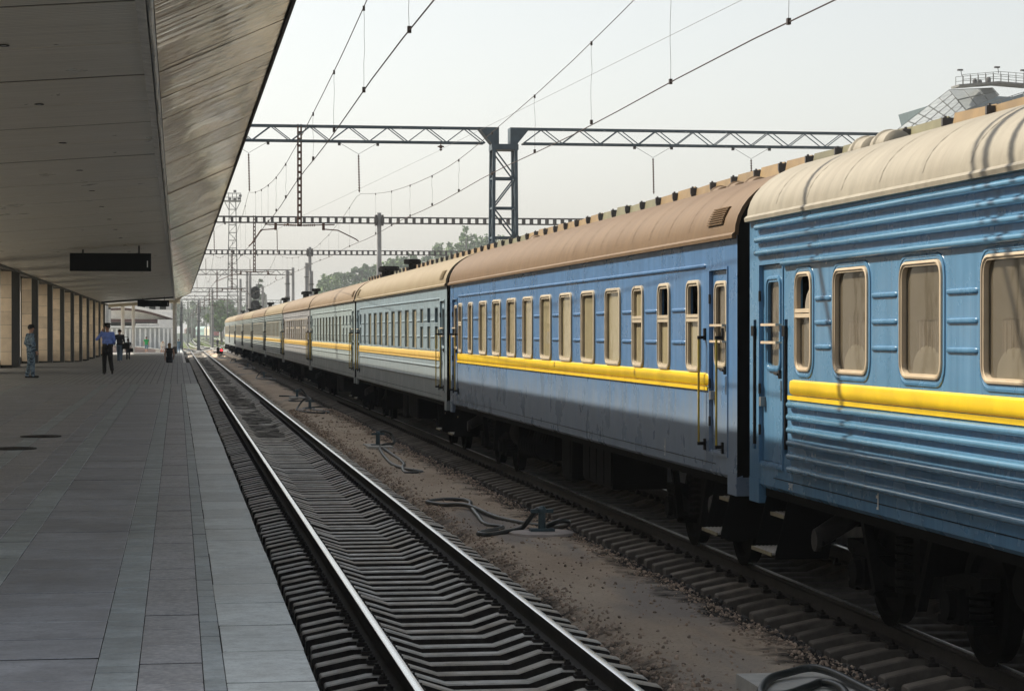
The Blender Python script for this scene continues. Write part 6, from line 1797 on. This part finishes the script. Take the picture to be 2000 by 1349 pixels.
person('woman in striped shirt walking away in the shade', (-3.85, 178, plat_z(178) + 0.01), R(4), walk(0.08), [skin, stripe_c, navy_c, shoe_b], dict(Z0, forearm=0, waist=(0.98, 1, 2)), 0.95, 0.014, hair_cap(dark_hair))
person('woman in black top with fair hair beyond the platform crest', (-0.42, 121, 0.245), R(2), walk(0.06), [skin, black_c, navy_c, shoe_b], dict(Z0, forearm=0, upperarm=0, waist=(0.99, 1, 2)), 0.97, 0.012, hair_cap(fair_hair, 0, True))
person('man in green shirt and shorts walking away in the sun', (-3.4, 250, 0.06), R(-3), walk(0.12), [skin, green_c, short_c, shoe_w], dict(Z0, forearm=0, sleeve=(0.6, 0), shin=0, waist=(0.95, 1, 2)), 1.08, 0.014, hair_cap(dark_hair))
person('person in pale clothes bending over a bag in the sun', (-1.65, 251, 0.06), R(190), stand(hip=(0, -0.12, 0.9), chest=(0, 0.14, 1.12), neck=(0, 0.28, 1.2), head=(0, 0.38, 1.24), shL=(-0.18, 0.22, 1.17), shR=(0.18, 0.22, 1.17), elL=(-0.22, 0.3, 0.9), elR=(0.22, 0.3, 0.9), wrL=(-0.16, 0.36, 0.68), wrR=(0.16, 0.36, 0.68), hjL=(-0.09, -0.12, 0.87), hjR=(0.09, -0.12, 0.87)),
       [skin, white_c, white_c, shoe_w], dict(Z0, forearm=0, shin=0), 1.02, 0.014, hair_cap(fair_hair))
person('dark clothed person standing among the far switches', (7.5, 421, -0.58), R(150), stand(), [skin, navy_c, navy_c, shoe_b], Z0, 1.0, 0.016, hair_cap(dark_hair))
person('grey clothed person beside the thick column at the platform end', (0.15, 262, 0.06), R(20), stand(), [skin, short_c, jean_c, shoe_b], Z0, 0.9, 0.016, hair_cap(dark_hair))
# bags
def bag(label, loc, size, mt, strap=True, rz=0.0):
    t = thing('shoulder_bag', label, 'bag', loc, rz)
    a, b, c = size; mb = MB(); mb.ext([(-a / 2, 0.02), (-a / 2 + 0.03, 0), (a / 2 - 0.03, 0), (a / 2, 0.02), (a / 2 - 0.02, c - 0.03), (a / 2 - 0.06, c), (-a / 2 + 0.06, c), (-a / 2 + 0.02, c - 0.03)], 'y', -b / 2, b / 2); mb.build('pouch', mt, t)
    mb = MB(); mb.ext([(-a / 2 + 0.02, c * 0.55), (a / 2 - 0.02, c * 0.55), (a / 2 - 0.05, c + 0.006), (-a / 2 + 0.05, c + 0.006)], 'y', -b / 2 - 0.008, -b / 2 - 0.001); mb.build('flap', mt, t)
    mb = MB(); mb.tube(spline([(-a / 2 + 0.04, 0, c - 0.02), (-a * 0.3, 0, c + (0.3 if strap else 0.1)), (0.0, 0, c + (0.36 if strap else 0.15)), (a * 0.3, 0, c + (0.3 if strap else 0.1)), (a / 2 - 0.04, 0, c - 0.02)], 4), 0.014, 6); mb.build('strap', mt, t)
bag('black shoulder bag on the right side of the man in jeans', (-2.72, 120.4, zj + 0.72), (0.4, 0.16, 0.3), black_c)
bag('dark bag hanging beside the woman in the striped shirt', (-3.62, 177.9, plat_z(178) + 0.62), (0.36, 0.15, 0.32), black_c)
bag('white carrier bag standing by the bending person', (-2.15, 250.6, 0.06), (0.5, 0.3, 0.42), white_c, False)
# ================================================================== AIR
def haze():
    mb = MB(); mb.box(-2400, -700, -1.7, 2400, 3400, 36)
    m = bpy.data.materials.new('haze'); m.use_nodes = True; nt = m.node_tree
    nt.nodes.remove(nt.nodes['Principled BSDF'])
    v = N(nt, 'ShaderNodeVolumePrincipled', Density=0.00034)
    v.inputs['Color'].default_value = (0.90, 0.96, 1.0, 1)
    v.inputs['Anisotropy'].default_value = 0.35
    nt.links.new(v.outputs[0], nt.nodes['Material Output'].inputs['Volume'])
    tag(mb.build('haze', m), kind='stuff')
haze()
